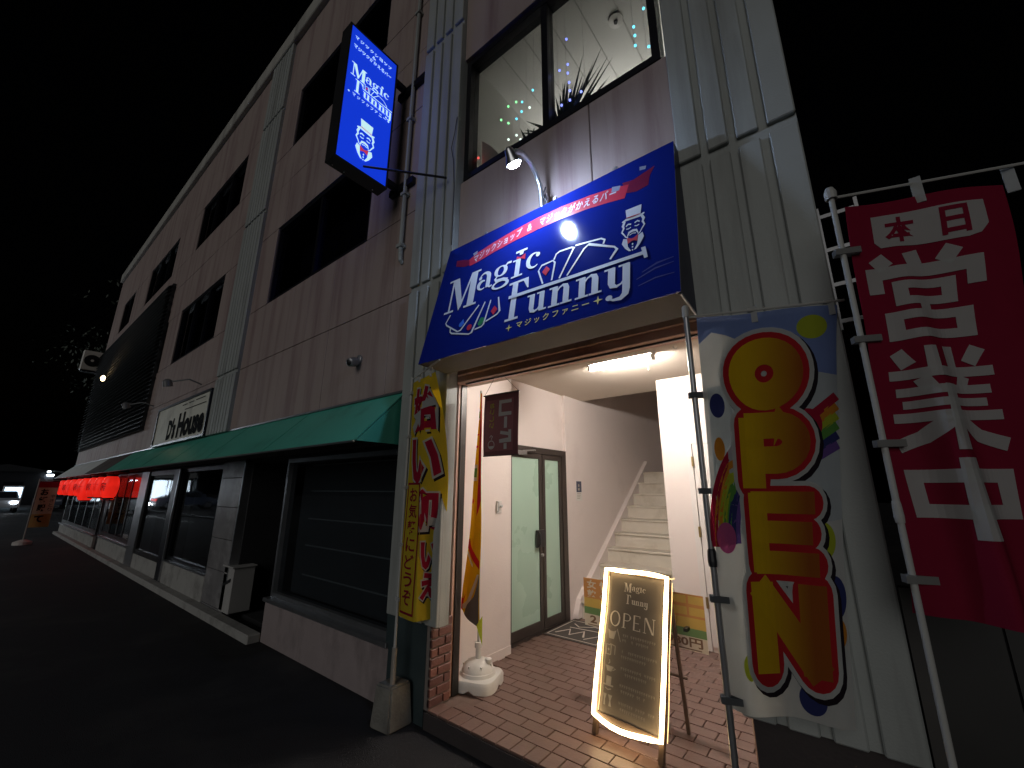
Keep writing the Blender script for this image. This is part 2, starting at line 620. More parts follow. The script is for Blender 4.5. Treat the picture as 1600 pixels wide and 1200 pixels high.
def text(body, offset=0.0, res=3):
    """one line of lettering as a flat shape, scaled so that its box is 1 high and sits at (0,0); returns shape, aspect"""
    key = (body, offset, res)
    if key in TCACHE:
        return TCACHE[key]
    cu = bpy.data.curves.new('lettering', 'FONT')
    cu.body = body
    cu.offset = offset
    cu.resolution_u = res
    cu.fill_mode = 'FRONT'
    ob = bpy.data.objects.new('lettering', cu)
    TMP.objects.link(ob)
    TVL.update()
    me = ob.to_mesh()
    v = [(p.co.x, p.co.y) for p in me.vertices]
    f = [tuple(p.vertices) for p in me.polygons]
    ob.to_mesh_clear()
    bpy.data.objects.remove(ob)
    bpy.data.curves.remove(cu)
    TCACHE[key] = (v, f)
    return TCACHE[key]


TSC = bpy.data.scenes.new('lettering_scratch')
TMP = TSC.collection
TVL = TSC.view_layers[0]


def glyph_em(ch, offset=0.0, res=3):
    """a square (CJK) glyph in its em cell 0..1"""
    v, f = text(ch, offset, res)
    return (list(v), f)


def fit(shape, x0, y0, x1, y1, ref=None):
    """scale shape so that its (or ref's) bounding box fills the rectangle"""
    rv = (ref or shape)[0]
    ax, bx = min(p[0] for p in rv), max(p[0] for p in rv)
    ay, by = min(p[1] for p in rv), max(p[1] for p in rv)
    kx, ky = (x1 - x0) / (bx - ax), (y1 - y0) / (by - ay)
    return ([(x0 + (p[0] - ax) * kx, y0 + (p[1] - ay) * ky) for p in shape[0]], shape[1])


def line_text(body, x0, y0, h, w=None, offset=0.0, rise=0.0):
    """lettering from (x0,y0), em height h; w stretches it to a width; rise slopes the baseline"""
    v, f = text(body, offset)
    ax, bx = min(p[0] for p in v), max(p[0] for p in v)
    k = h if w is None else w / (bx - ax)
    return ([(x0 + (p[0] - ax) * k, y0 + p[1] * h + (p[0] - ax) * k * rise) for p in v], f)


def vert_text(body, cx, ytop, h, w, pitch, offset=0.0):
    """letters one below another, centred at cx"""
    out = []
    for i, ch in enumerate(body):
        g = text(ch, offset)
        y1 = ytop - i * pitch
        if ch in 'ーｰ':
            out.append(rect(cx - 0.09 * w, y1 - h, cx + 0.09 * w, y1))
        else:
            out.append(fit(g, cx - w / 2, y1 - h, cx + w / 2, y1))
    return out


EACH = {'text_line', 'kana_character', 'balloon', 'playing_card_outline', 'card_suit', 'ribbon_patch', 'swash', 'bow_tie', 'red_print', 'white_print', 'green_print', 'grid_print', 'note_line', 'frame_line', 'ribbon_tail'}


def print2d(name, shapes, mapf, m, parent, off=0.001, grid=0.0, fade=None, step=0.00015):
    """lay flat shapes on a surface given by mapf(u, v, off)"""
    if name in EACH and len(shapes) > 1:
        for i, sh in enumerate(shapes):
            print2d(name, [sh], mapf, m, parent, off + i * step, grid, fade, step)
        return None
    me = bpy.data.meshes.new(name)
    bm = bmesh.new()
    for i, (v, f) in enumerate(shapes):
        bv = [bm.verts.new((p[0], p[1], i * step)) for p in v]
        for q in f:
            try:
                bm.faces.new([bv[k] for k in q])
            except ValueError:
                pass
    loose = [v for v in bm.verts if not v.link_faces]
    bmesh.ops.delete(bm, geom=loose, context='VERTS')
    if grid > 0 and bm.verts:
        xs = [v.co.x for v in bm.verts]
        ys = [v.co.y for v in bm.verts]
        for ax, lo, hi in ((0, min(xs), max(xs)), (1, min(ys), max(ys))):
            k = math.ceil(lo / grid)
            while k * grid < hi:
                co = Vector((0, 0, 0))
                co[ax] = k * grid
                no = Vector((0, 0, 0))
                no[ax] = 1
                bmesh.ops.bisect_plane(bm, geom=bm.verts[:] + bm.edges[:] + bm.faces[:], plane_co=co, plane_no=no, dist=1e-6)
                k += 1
    vals = []
    bm.verts.index_update()
    for v in bm.verts:
        if fade:
            vals.append(max(0, min(1, fade(v.co.x, v.co.y))))
        v.co = mapf(v.co.x, v.co.y, off + v.co.z)
    bm.to_mesh(me)
    bm.free()
    if fade:
        a = me.attributes.new('fade', 'FLOAT', 'POINT')
        a.data.foreach_set('value', vals)
    return link(name, me, m, parent)


def plane_map(O, S, T):
    O, S, T = Vector(O), Vector(S).normalized(), Vector(T).normalized()
    N = S.cross(T).normalized()
    return lambda u, v, off: O + S * u + T * v + N * off


def sheet(name, mapf, W, H, nu, nv, m, parent, thick=0.0012):
    """a cloth sheet with front and back faces"""
    v, f = [], []
    for side in (0, -1):
        o = len(v)
        for j in range(nv + 1):
            for i in range(nu + 1):
                v.append(mapf(W * i / nu, H * j / nv, side * thick))
        for j in range(nv):
            for i in range(nu):
                q = (o + j * (nu + 1) + i, o + j * (nu + 1) + i + 1, o + (j + 1) * (nu + 1) + i + 1, o + (j + 1) * (nu + 1) + i)
                f.append(q if side == 0 else q[::-1])
    me = bpy.data.meshes.new(name)
    me.from_pydata([tuple(p) for p in v], [], f)
    for p in me.polygons:
        p.use_smooth = True
    return link(name, me, m, parent)


# serif letters of the shop's own lettering; capitals 1 high, small letters x-height 1
def serif(ch):
    s = []
    if ch == 'M':
        s = [rect(0.115, 0.03, 0.175, 0.96), rect(-0.02, 0, 0.31, 0.055), rect(-0.02, 0.945, 0.24, 1.0),
             poly([(0.10, 1.0), (0.335, 1.0), (0.60, 0.16), (0.50, -0.02)]), poly([(0.485, 0.02), (0.56, 0.06), (0.85, 0.99), (0.78, 0.99)]),
             rect(0.78, 0.03, 1.0, 0.97), rect(0.68, 0, 1.10, 0.055), rect(0.78, 0.945, 1.10, 1.0)]
    elif ch == 'F':
        s = [rect(0.15, 0.03, 0.40, 0.97), rect(-0.02, 0, 0.57, 0.055), rect(-0.02, 0.945, 0.86, 1.0), poly([(0.62, 0.97), (0.86, 0.97), (0.90, 0.72), (0.85, 0.72)])]
    elif ch == 'a':
        s = [ribbon(arc(0.42, 0.66, 0.30, 0.30, 165, 0, 10), [0.06, 0.07, 0.08, 0.09, 0.1, 0.12, 0.15, 0.2, 0.24, 0.26, 0.26]), circle(0.16, 0.72, 0.1),
             rect(0.59, 0.06, 0.85, 0.68), ribbon([(0.76, 0.1), (0.86, 0.03), (1.0, 0.07)], 0.09),
             ribbon(arc(0.36, 0.28, 0.26, 0.24, 60, 310, 14), [0.06, 0.09, 0.13, 0.17, 0.2, 0.22, 0.22, 0.2, 0.17, 0.13, 0.1, 0.08, 0.07, 0.06, 0.06])]
    elif ch == 'g':
        s = [ribbon(arc(0.40, 0.66, 0.27, 0.28, 0, 345, 22), [0.2, 0.2, 0.17, 0.13, 0.09, 0.07, 0.07, 0.09, 0.13, 0.18, 0.2, 0.2, 0.2, 0.18, 0.14, 0.1, 0.07, 0.07, 0.09, 0.13, 0.17, 0.2, 0.2], True),
             ribbon([(0.62, 0.86), (0.76, 0.98), (0.95, 0.96)], [0.07, 0.1, 0.14]), ribbon([(0.25, 0.42), (0.13, 0.27), (0.22, 0.14), (0.6, 0.10), (0.85, 0.0)], [0.06, 0.1, 0.15, 0.18, 0.16]),
             ribbon(arc(0.46, -0.14, 0.40, 0.20, 20, 365, 22), [0.16, 0.12, 0.09, 0.07, 0.06, 0.06, 0.07, 0.08, 0.1, 0.12, 0.13, 0.13, 0.12, 0.1, 0.09, 0.08, 0.08, 0.1, 0.13, 0.16, 0.18, 0.18, 0.17], True)]
    elif ch == 'i':
        s = [rect(0.18, 0.04, 0.46, 0.97), rect(0.0, 0, 0.66, 0.085), rect(0.0, 0.9, 0.4, 0.985)]
    elif ch == 'c':
        s = [ribbon(arc(0.5, 0.5, 0.40, 0.44, 55, 310, 16), [0.07, 0.07, 0.08, 0.11, 0.16, 0.21, 0.25, 0.27, 0.27, 0.25, 0.22, 0.18, 0.14, 0.11, 0.09, 0.07, 0.05]), circle(0.72, 0.78, 0.13)]
    elif ch == 'u':
        s = [rect(0.14, 0.25, 0.40, 0.97), rect(0.0, 0.9, 0.36, 0.985), ribbon([(0.27, 0.28), (0.31, 0.12), (0.46, 0.05), (0.62, 0.12), (0.7, 0.25)], [0.26, 0.2, 0.11, 0.07, 0.06]), rect(0.66, 0.04, 0.92, 0.97), rect(0.52, 0.9, 0.88, 0.985), rect(0.7, 0, 1.06, 0.085)]
    elif ch == 'n':
        s = [rect(0.14, 0.04, 0.40, 0.97), rect(0.0, 0.9, 0.36, 0.985), rect(0.0, 0, 0.53, 0.085), ribbon([(0.38, 0.72), (0.47, 0.87), (0.62, 0.95), (0.75, 0.88), (0.79, 0.72)], [0.06, 0.07, 0.11, 0.2, 0.26]), rect(0.66, 0.04, 0.92, 0.74), rect(0.56, 0, 1.06, 0.085)]
    elif ch == 'y':
        s = [rect(0.14, 0.25, 0.40, 0.97), rect(0.0, 0.9, 0.36, 0.985), ribbon([(0.27, 0.28), (0.31, 0.12), (0.46, 0.05), (0.62, 0.12), (0.7, 0.25)], [0.26, 0.2, 0.11, 0.07, 0.06]), rect(0.66, -0.2, 0.92, 0.97), rect(0.52, 0.9, 0.88, 0.985),
             ribbon([(0.79, -0.15), (0.76, -0.38), (0.6, -0.53), (0.35, -0.52), (0.2, -0.42)], [0.26, 0.23, 0.16, 0.1, 0.08]), circle(0.2, -0.38, 0.12)]
    return s


def top_hat_man(shapes_white, shapes_red, w, h, ox, oy):
    """the shop's top-hatted face, drawn in a box 1 x 1.7"""
    A = [poly([(0.22, 1.36), (0.83, 1.30), (0.88, 1.68), (0.17, 1.70)]),
         ribbon([(0.02, 1.25), (0.2, 1.29), (0.5, 1.27), (0.8, 1.25), (1.0, 1.30)], [0.05, 0.09, 0.09, 0.09, 0.05]),
         ribbon([(0.14, 1.24), (0.06, 1.08), (0.10, 0.98), (0.02, 0.84), (0.12, 0.72)], [0.10, 0.11, 0.07, 0.06, 0.05]),
         ribbon([(0.88, 1.24), (0.97, 1.08), (0.92, 0.98), (1.0, 0.84), (0.90, 0.72)], [0.10, 0.11, 0.07, 0.06, 0.05]),
         ribbon([(0.20, 1.02), (0.30, 1.08), (0.43, 1.04)], 0.05), ribbon([(0.58, 1.04), (0.70, 1.08), (0.80, 1.02)], 0.05),
         ribbon([(0.22, 0.91), (0.32, 0.89), (0.42, 0.92)], 0.035), ribbon([(0.58, 0.92), (0.68, 0.89), (0.78, 0.91)], 0.035),
         ribbon([(0.27, 0.60), (0.34, 0.73), (0.50, 0.76), (0.66, 0.73), (0.73, 0.60)], [0.04, 0.08, 0.09, 0.08, 0.04]),
         ribbon([(0.36, 0.62), (0.5, 0.66), (0.64, 0.62)], 0.03),
         ribbon([(0.12, 0.72), (0.2, 0.60), (0.3, 0.54)], 0.045), ribbon([(0.90, 0.72), (0.82, 0.60), (0.72, 0.54)], 0.045),
         poly([(0.10, 0.56), (0.26, 0.50), (0.30, 0.20), (0.44, 0.0), (0.34, 0.02), (0.18, 0.16), (0.03, 0.38)]),
         poly([(0.92, 0.56), (0.74, 0.50), (0.70, 0.20), (0.56, 0.0), (0.66, 0.02), (0.82, 0.16), (0.98, 0.38)]),
         circle(0.5, 0.24, 0.035, n=10), circle(0.5, 0.13, 0.035, n=10), circle(0.5, 0.02, 0.03, n=10)]
    B = [poly([(0.26, 0.54), (0.45, 0.46), (0.55, 0.46), (0.74, 0.54), (0.70, 0.30), (0.55, 0.36), (0.45, 0.36), (0.30, 0.30)]),
         ribbon([(0.21, 1.345), (0.5, 1.325), (0.82, 1.305)], 0.028)]
    shapes_white += xf(A, w, h / 1.7, ox, oy)
    shapes_red += xf(B, w, h / 1.7, ox, oy)


# ------------------------------------------------------------------ ground
def build_ground():
    g = MB()
    g.add([(-160, -60, 0), (60, -60, 0), (60, 80, 0), (-160, 80, 0)], [(0, 1, 2, 3)])
    struct(g.build('street', 'asphalt'))
    k = MB()
    k.box(-60, -23.6, -6.2, -6.05, -0.02, 0.11, 0.012)
    struct(k.build('kerb', 'kerb'))
    ln = MB()
    ln.add([(-60, -4.75, 0.004), (-26, -4.75, 0.004), (-26, -4.6, 0.004), (-60, -4.6, 0.004)], [(0, 1, 2, 3)])
    struct(ln.build('road_marking', 'road_white'))


build_ground()

# ------------------------------------------------------------------ the building
B = thing('commercial_building', 'three-storey pink panelled building with grey ribbed pilasters and shopfronts below a green awning', 'building', (-11, 0.5, 0))
XL, XR = -23.3, 0.08
YP = -0.06                     # face of the pilasters


def part(name, mb, m, parent=None, smooth=False):
    return mb.build(name, m, parent or B, smooth)


def build_shell():
    core = MB()
    core.box(XL, -3.0, 0.055, 0.30, 2.0, 4.4)
    core.box(XL, -3.0, 0.055, 0.30, 5.75, 7.37)
    core.box(XL, -3.0, 0.055, 0.30, 8.62, 10.2)
    for x0, x1 in ((XL, -21.2), (-19.3, -17.1), (-13.95, -11.92), (-9.05, -6.68), (-3.95, -3.0)):
        core.box(x0, x1, 0.055, 0.30, 7.37, 8.62)
    for x0, x1 in ((XL, -11.92), (-9.05, -6.68), (-3.95, -3.0)):
        core.box(x0, x1, 0.055, 0.30, 4.4, 5.75)
    core.box(XL, XL + 0.25, 0.30, 9.0, 0, 10.2)
    core.box(0.0, 0.06, 0.30, 9.0, 0, 10.2)
    core.box(XL, 0.06, 8.8, 9.0, 0, 10.2)
    # entrance bay, around its upper window
    core.box(-2.45, -0.45, 0.055, 0.14, 2.62, 4.40)
    core.box(-2.45, -0.45, 0.055, 0.14, 5.82, 10.2)
    part('wall', core, 'wall_core')
    rf = MB()
    rf.box(XL, 0.06, 0.30, 8.8, 10.0, 10.2)
    part('roof', rf, 'parapet')
    pp = MB()
    pp.box(XL - 0.05, XR + 0.03, -0.09, 0.33, 10.24, 10.62, 0.015)
    part('parapet', pp, 'parapet')


build_shell()


def build_panels():
    rows = [(2.0, 3.45, None), (3.45, 4.40, None), (4.40, 5.75, 2), (5.75, 6.62, None), (6.62, 7.37, None), (7.37, 8.62, 3), (8.62, 10.24, None)]
    wins = {2: [(-6.68, -3.95), (-11.92, -9.05), (XL, -13.0)], 3: [(-6.68, -3.95), (-11.92, -9.05), (-17.1, -13.95), (-21.2, -19.3)]}
    xs = [-3.0, -3.36]
    while xs[-1] - 0.62 > XL:
        xs.append(xs[-1] - 0.62)
    xs.append(XL)
    cache = {}
    for z0, z1, w in rows:
        for a, b in zip(xs[:-1], xs[1:]):
            spans = [(b, a)]
            for w0, w1 in (wins.get(w, []) if w else []):
                nx = []
                for s0, s1 in spans:
                    if w1 <= s0 or w0 >= s1:
                        nx.append((s0, s1))
                    else:
                        if w0 - s0 > 0.03:
                            nx.append((s0, w0))
                        if s1 - w1 > 0.03:
                            nx.append((w1, s1))
                spans = nx
            for s0, s1 in spans:
                cx = (s0 + s1) / 2
                if -8.25 < cx < -7.3 and s0 > -8.3 and s1 < -7.25:
                    continue
                wd, ht = round(s1 - s0 - 0.005, 3), round(z1 - z0 - 0.009, 3)
                key = (wd, ht)
                if key not in cache:
                    cache[key] = MB().box(-wd / 2, wd / 2, 0, 0.05, 0, ht, 0.0025).mesh('panel')
                o = link('panel', cache[key], 'pink_panel', B)
                o.matrix_parent_inverse = Matrix()
                o.location = Vector((cx, random.uniform(-0.002, 0.002), z0 + 0.004)) - B.location
    # entrance bay panels, below and above the upper window
    for z0, z1 in ((2.62, 4.38), (5.86, 7.5), (7.5, 10.24)):
        for s0, s1 in ((-2.42, -1.08), (-1.08, -0.49)):
            wd, ht = s1 - s0 - 0.008, z1 - z0 - 0.009
            o = link('panel', MB().box(-wd / 2, wd / 2, 0, 0.05, 0, ht, 0.004).mesh('panel'), 'pink_panel', B)
            o.matrix_parent_inverse = Matrix()
            o.location = Vector(((s0 + s1) / 2, 0, z0 + 0.004)) - B.location


build_panels()


def pilaster(x0, x1, z0, z1, ribs, breaks):
    """ribbed precast cladding: a slab with raised flat ribs, in lengths"""
    sl = MB()
    sl.box(x0, x1, YP + 0.028, 0.06, z0, z1)
    p = part('pilaster', sl, 'grey_precast')
    zs = [z0] + breaks + [z1]
    n = ribs
    pitch = (x1 - x0) / n
    for a, b in zip(zs[:-1], zs[1:]):
        for i in range(n):
            c0 = x0 + i * pitch + (0.0 if i == 0 else pitch * 0.14)
            c1 = x0 + (i + 1) * pitch - (0.0 if i == n - 1 else pitch * 0.14)
            # two edge steps give the double line of the photographed ribs
            rb = MB()
            rb.box(c0, c1, YP, YP + 0.032, a + (0.05 if a > z0 else 0), b - 0.012, 0.006)
            o = part('rib', rb, 'grey_precast', p)
    return p


bpy.context.view_layer.update()
pilaster(-3.0, -2.42, 0.66, 10.24, 4, [3.42, 6.35, 8.6])
pilaster(-0.5, 0.08, 0.68, 10.24, 4, [3.42, 6.35, 8.6])
pilaster(-8.22, -7.32, 2.46, 10.24, 7, [3.42, 6.35, 8.6])


def upper_window(x0, x1, z0, z1, n, m='dark_glass', y=0.075):
    fr = MB()
    t = 0.055
    fr.box(x0, x1, 0.02, 0.14, z0, z0 + t)
    fr.box(x0, x1, 0.02, 0.14, z1 - t, z1)
    fr.box(x0, x0 + t, 0.02, 0.14, z0 + t, z1 - t)
    fr.box(x1 - t, x1, 0.02, 0.14, z0 + t, z1 - t)
    w = part('window', fr, 'dark_frame')
    for i in range(1, n):
        xm = x0 + (x1 - x0) * i / n
        m_ = MB().box(xm - 0.03, xm + 0.03, 0.03, 0.13, z0 + t, z1 - t)
        o = m_.build('mullion', 'dark_frame', w)
    for i in range(n):
        a = x0 + t + (x1 - x0 - 2 * t) * i / n
        b = x0 + t + (x1 - x0 - 2 * t) * (i + 1) / n
        o = MB().box(a, b, y, y + 0.006, z0 + t, z1 - t).build('pane', m, w)
    return w


for x0, x1, z0, z1, n in ((-6.68, -3.95, 4.40, 5.75, 2), (-11.92, -9.05, 4.40, 5.75, 3), (-6.68, -3.95, 7.37, 8.62, 2), (-11.92, -9.05, 7.37, 8.62, 3), (-17.1, -13.95, 7.37, 8.62, 3), (-21.2, -19.3, 7.37, 8.62, 2)):
    upper_window(x0, x1, z0, z1, n)
    cu = MB()
    k = int((x1 - x0) / 0.16)
    v, f = [], []
    for i in range(k + 1):
        x = x0 + (x1 - x0) * i / k
        yy = 0.42 + (0.03 if i % 2 else 0)
        v += [(x, yy, z0 - 0.05), (x, yy, z1 + 0.05)]
    f = [(2 * i, 2 * i + 2, 2 * i + 3, 2 * i + 1) for i in range(k)]
    cu.add(v, f)
    part('curtain', cu, 'dark_curtain')

# the lit upper window over the entrance and its room
w_up = upper_window(-2.40, -0.55, 4.41, 5.83, 2, 'upper_glass')


def build_room():
    r = MB()
    r.box(-2.9, -2.5, 0.14, 3.6, 3.9, 6.2)
    r.box(-0.45, -0.40, 0.14, 3.6, 3.9, 6.2)
    r.box(-2.5, -0.45, 3.55, 3.6, 3.9, 6.2)
    r.box(-2.5, -0.45, 0.14, 3.55, 3.80, 3.9)
    part('room_wall', r, 'room_wall')
    part('room_ceiling', MB().box(-2.5, -0.45, 0.14, 3.55, 6.1, 6.2), 'room_ceiling')
    # joints of the ceiling boards
    for i in range(1, 7):
        part('ceiling_batten', MB().box(-2.5 + i * 0.29, -2.49 + i * 0.29, 0.15, 3.54, 6.094, 6.1), 'room_line')
    part('room_sill', MB().box(-2.39, -0.56, 0.15, 0.45, 4.38, 4.42), 'dark_frame')


build_room()
lt = bpy.data.lights.new('room_light', 'AREA')
lt.energy = 55
lt.size = 0.5
lt.color = (1, 0.98, 0.93)
lo = bpy.data.objects.new('room_light', lt)
COL.objects.link(lo)
lo.location = (-1.7, 2.0, 5.0)
lo.rotation_euler = (R(150), 0, 0)


# ------------------------------------------------------------------ shopfronts at street level
def sub(o):
    return o


def shop_window(x0, x1, z0, z1, mulls, fm='dark_frame', t=0.06, y=0.10, door=False, dp=0.05):
    fr = MB()
    fr.box(x0, x1, y - dp, y + dp, z0, z0 + t)
    fr.box(x0, x1, y - dp, y + dp, z1 - t, z1)
    fr.box(x0, x0 + t, y - dp, y + dp, z0 + t, z1 - t)
    fr.box(x1 - t, x1, y - dp, y + dp, z0 + t, z1 - t)
    w = part('door' if door else 'shop_window', fr, fm)
    es = [x0 + t / 2] + list(mulls) + [x1 - t / 2]
    for m_ in mulls:
        sub(MB().box(m_ - t / 2, m_ + t / 2, y - dp * 0.9, y + dp * 0.9, z0 + t, z1 - t).build('mullion', fm, w))
    for a, b in zip(es[:-1], es[1:]):
        sub(MB().box(a + t / 2, b - t / 2, y - 0.003, y + 0.003, z0 + t, z1 - t).build('pane', 'shop_glass', w))
    return w


def build_shops():
    hd = MB()
    hd.box(XL, -3.0, 0.02, 0.3, 2.0, 2.02)
    hd.box(XL, -3.0, 0.06, 0.3, 1.96, 2.0)
    part('lintel', hd, 'soffit')
    ledge = MB()
    ledge.box(XL, -5.28, -0.14, 0.0, -0.02, 0.085, 0.012)
    part('ledge', ledge, 'concrete')
    # first window beside the entrance
    part('bulkhead', MB().box(-5.28, -3.02, -0.005, 0.2, -0.02, 0.40, 0.008), 'bulkhead')
    part('sill', MB().box(-5.30, -3.02, -0.03, 0.2, 0.40, 0.44, 0.006), 'steel')
    w = shop_window(-5.30, -3.05, 0.44, 1.96, [], 'steel', 0.045)
    bl = MB().box(-5.24, -3.08, 0.24, 0.26, 0.46, 1.95)
    part('blind', bl, 'blind_grey')
    for z in (0.67, 0.98, 1.27, 1.58, 1.88):
        part('blind_rail', MB().box(-5.0, -3.1, 0.228, 0.24, z, z + 0.012), 'blind_line')
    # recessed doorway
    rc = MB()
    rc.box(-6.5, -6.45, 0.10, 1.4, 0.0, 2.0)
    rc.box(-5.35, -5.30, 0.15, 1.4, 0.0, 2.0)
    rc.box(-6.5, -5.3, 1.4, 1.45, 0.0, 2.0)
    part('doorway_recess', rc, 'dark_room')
    # stone pier in courses
    z = 0.0
    for h in (0.10, 0.44, 0.40, 0.42, 0.40, 0.24):
        part('stone_block', MB().box(-7.30, -6.50, 0.0, 0.5, z + 0.003, z + h - 0.003, 0.004), 'marble')
        z += h
    part('pier_edge', MB().box(-6.50, -6.47, -0.004, 0.10, 0.42, 1.96), 'alu')
    part('bulkhead', MB().box(-9.35, -7.30, -0.01, 0.2, -0.02, 0.42, 0.008), 'concrete')
    shop_window(-9.35, -7.31, 0.44, 1.96, [], 'dark_frame', 0.06, 0.05, dp=0.03)
    part('sill', MB().box(-9.37, -7.30, -0.03, 0.2, 0.42, 0.44), 'steel')
    part('post', MB().box(-9.75, -9.35, -0.005, 0.25, 0.0, 1.96), 'dark_frame')
    part('post_edge', MB().box(-9.40, -9.355, -0.03, -0.005, 0.1, 1.96), 'alu')
    shop_window(-11.6, -9.75, 0.34, 1.96, [], 'black_alu', 0.09, 0.04, dp=0.03)
    part('bulkhead', MB().box(-11.6, -9.75, 0.005, 0.2, -0.02, 0.34), 'concrete')
    part('post', MB().box(-12.2, -11.6, -0.01, 0.25, 0.0, 1.96), 'steel')
    part('bulkhead', MB().box(-15.5, -12.2, -0.01, 0.2, -0.02, 0.40, 0.008), 'concrete')
    shop_window(-15.5, -12.2, 0.44, 1.96, [-13.1, -13.75, -14.6], 'black_alu', 0.10, 0.03, dp=0.014)
    part('sill', MB().box(-15.5, -12.2, -0.04, 0.2, 0.40, 0.44), 'alu')
    part('post', MB().box(-16.2, -15.5, 0.05, 0.25, 0.0, 1.96), 'dark_frame')
    part('bulkhead', MB().box(XL, -16.2, -0.01, 0.2, -0.02, 0.36, 0.008), 'concrete')
    shop_window(XL + 0.02, -16.2, 0.40, 1.96, [-17.4, -18.7, -20.2, -21.8], 'black_alu', 0.10, 0.03, dp=0.014)
    part('sill', MB().box(XL, -16.2, -0.05, 0.2, 0.36, 0.40), 'alu')
    # dim interiors
    rm = MB()
    rm.box(XL, -3.0, 2.4, 2.5, 0, 2.0)
    rm.box(XL, -3.0, 0.2, 2.4, 1.97, 2.0)
    part('shop_interior', rm, 'blind_grey')
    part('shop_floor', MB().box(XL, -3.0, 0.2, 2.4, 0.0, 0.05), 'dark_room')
    # pale half-curtains behind the left panes
    for x0, x1 in ((-23.1, -21.9), (-20.1, -18.8), (-18.6, -17.5), (-14.5, -13.8), (-13.05, -12.3)):
        k = 14
        v = []
        for i in range(k + 1):
            x = x0 + (x1 - x0) * i / k
            yy = 0.30 + 0.03 * math.sin(i * 2.1)
            v += [(x, yy, 0.42), (x, yy, 1.55)]
        m_ = MB().add(v, [(2 * i, 2 * i + 2, 2 * i + 3, 2 * i + 1) for i in range(k)])
        part('curtain', m_, 'cloth_white', smooth=True)


build_shops()


def build_shop_lamps():
    for x, lab in ((-20.5, 'fluorescent batten light inside the lantern restaurant, nearer the corner'), (-15.2, 'fluorescent batten light inside the lantern restaurant, nearer the green awning')):
        t = thing('shop_light_fitting', lab, 'ceiling light', (x, 1.3, 1.97), 'lights inside the restaurant')
        MB().box(x - 0.62, x + 0.62, 1.25, 1.35, 1.93, 1.97, 0.006).build('housing', 'white_plastic', t)
        MB().tube([(x - 0.58, 1.3, 1.905), (x + 0.58, 1.3, 1.905)], 0.016, 10).build('tube', 'shop_tube', t, True)
    w = MB().box(-12.15, -12.10, 0.2, 2.4, 0.05, 1.97)
    part('shop_partition', w, 'blind_grey')


build_shop_lamps()


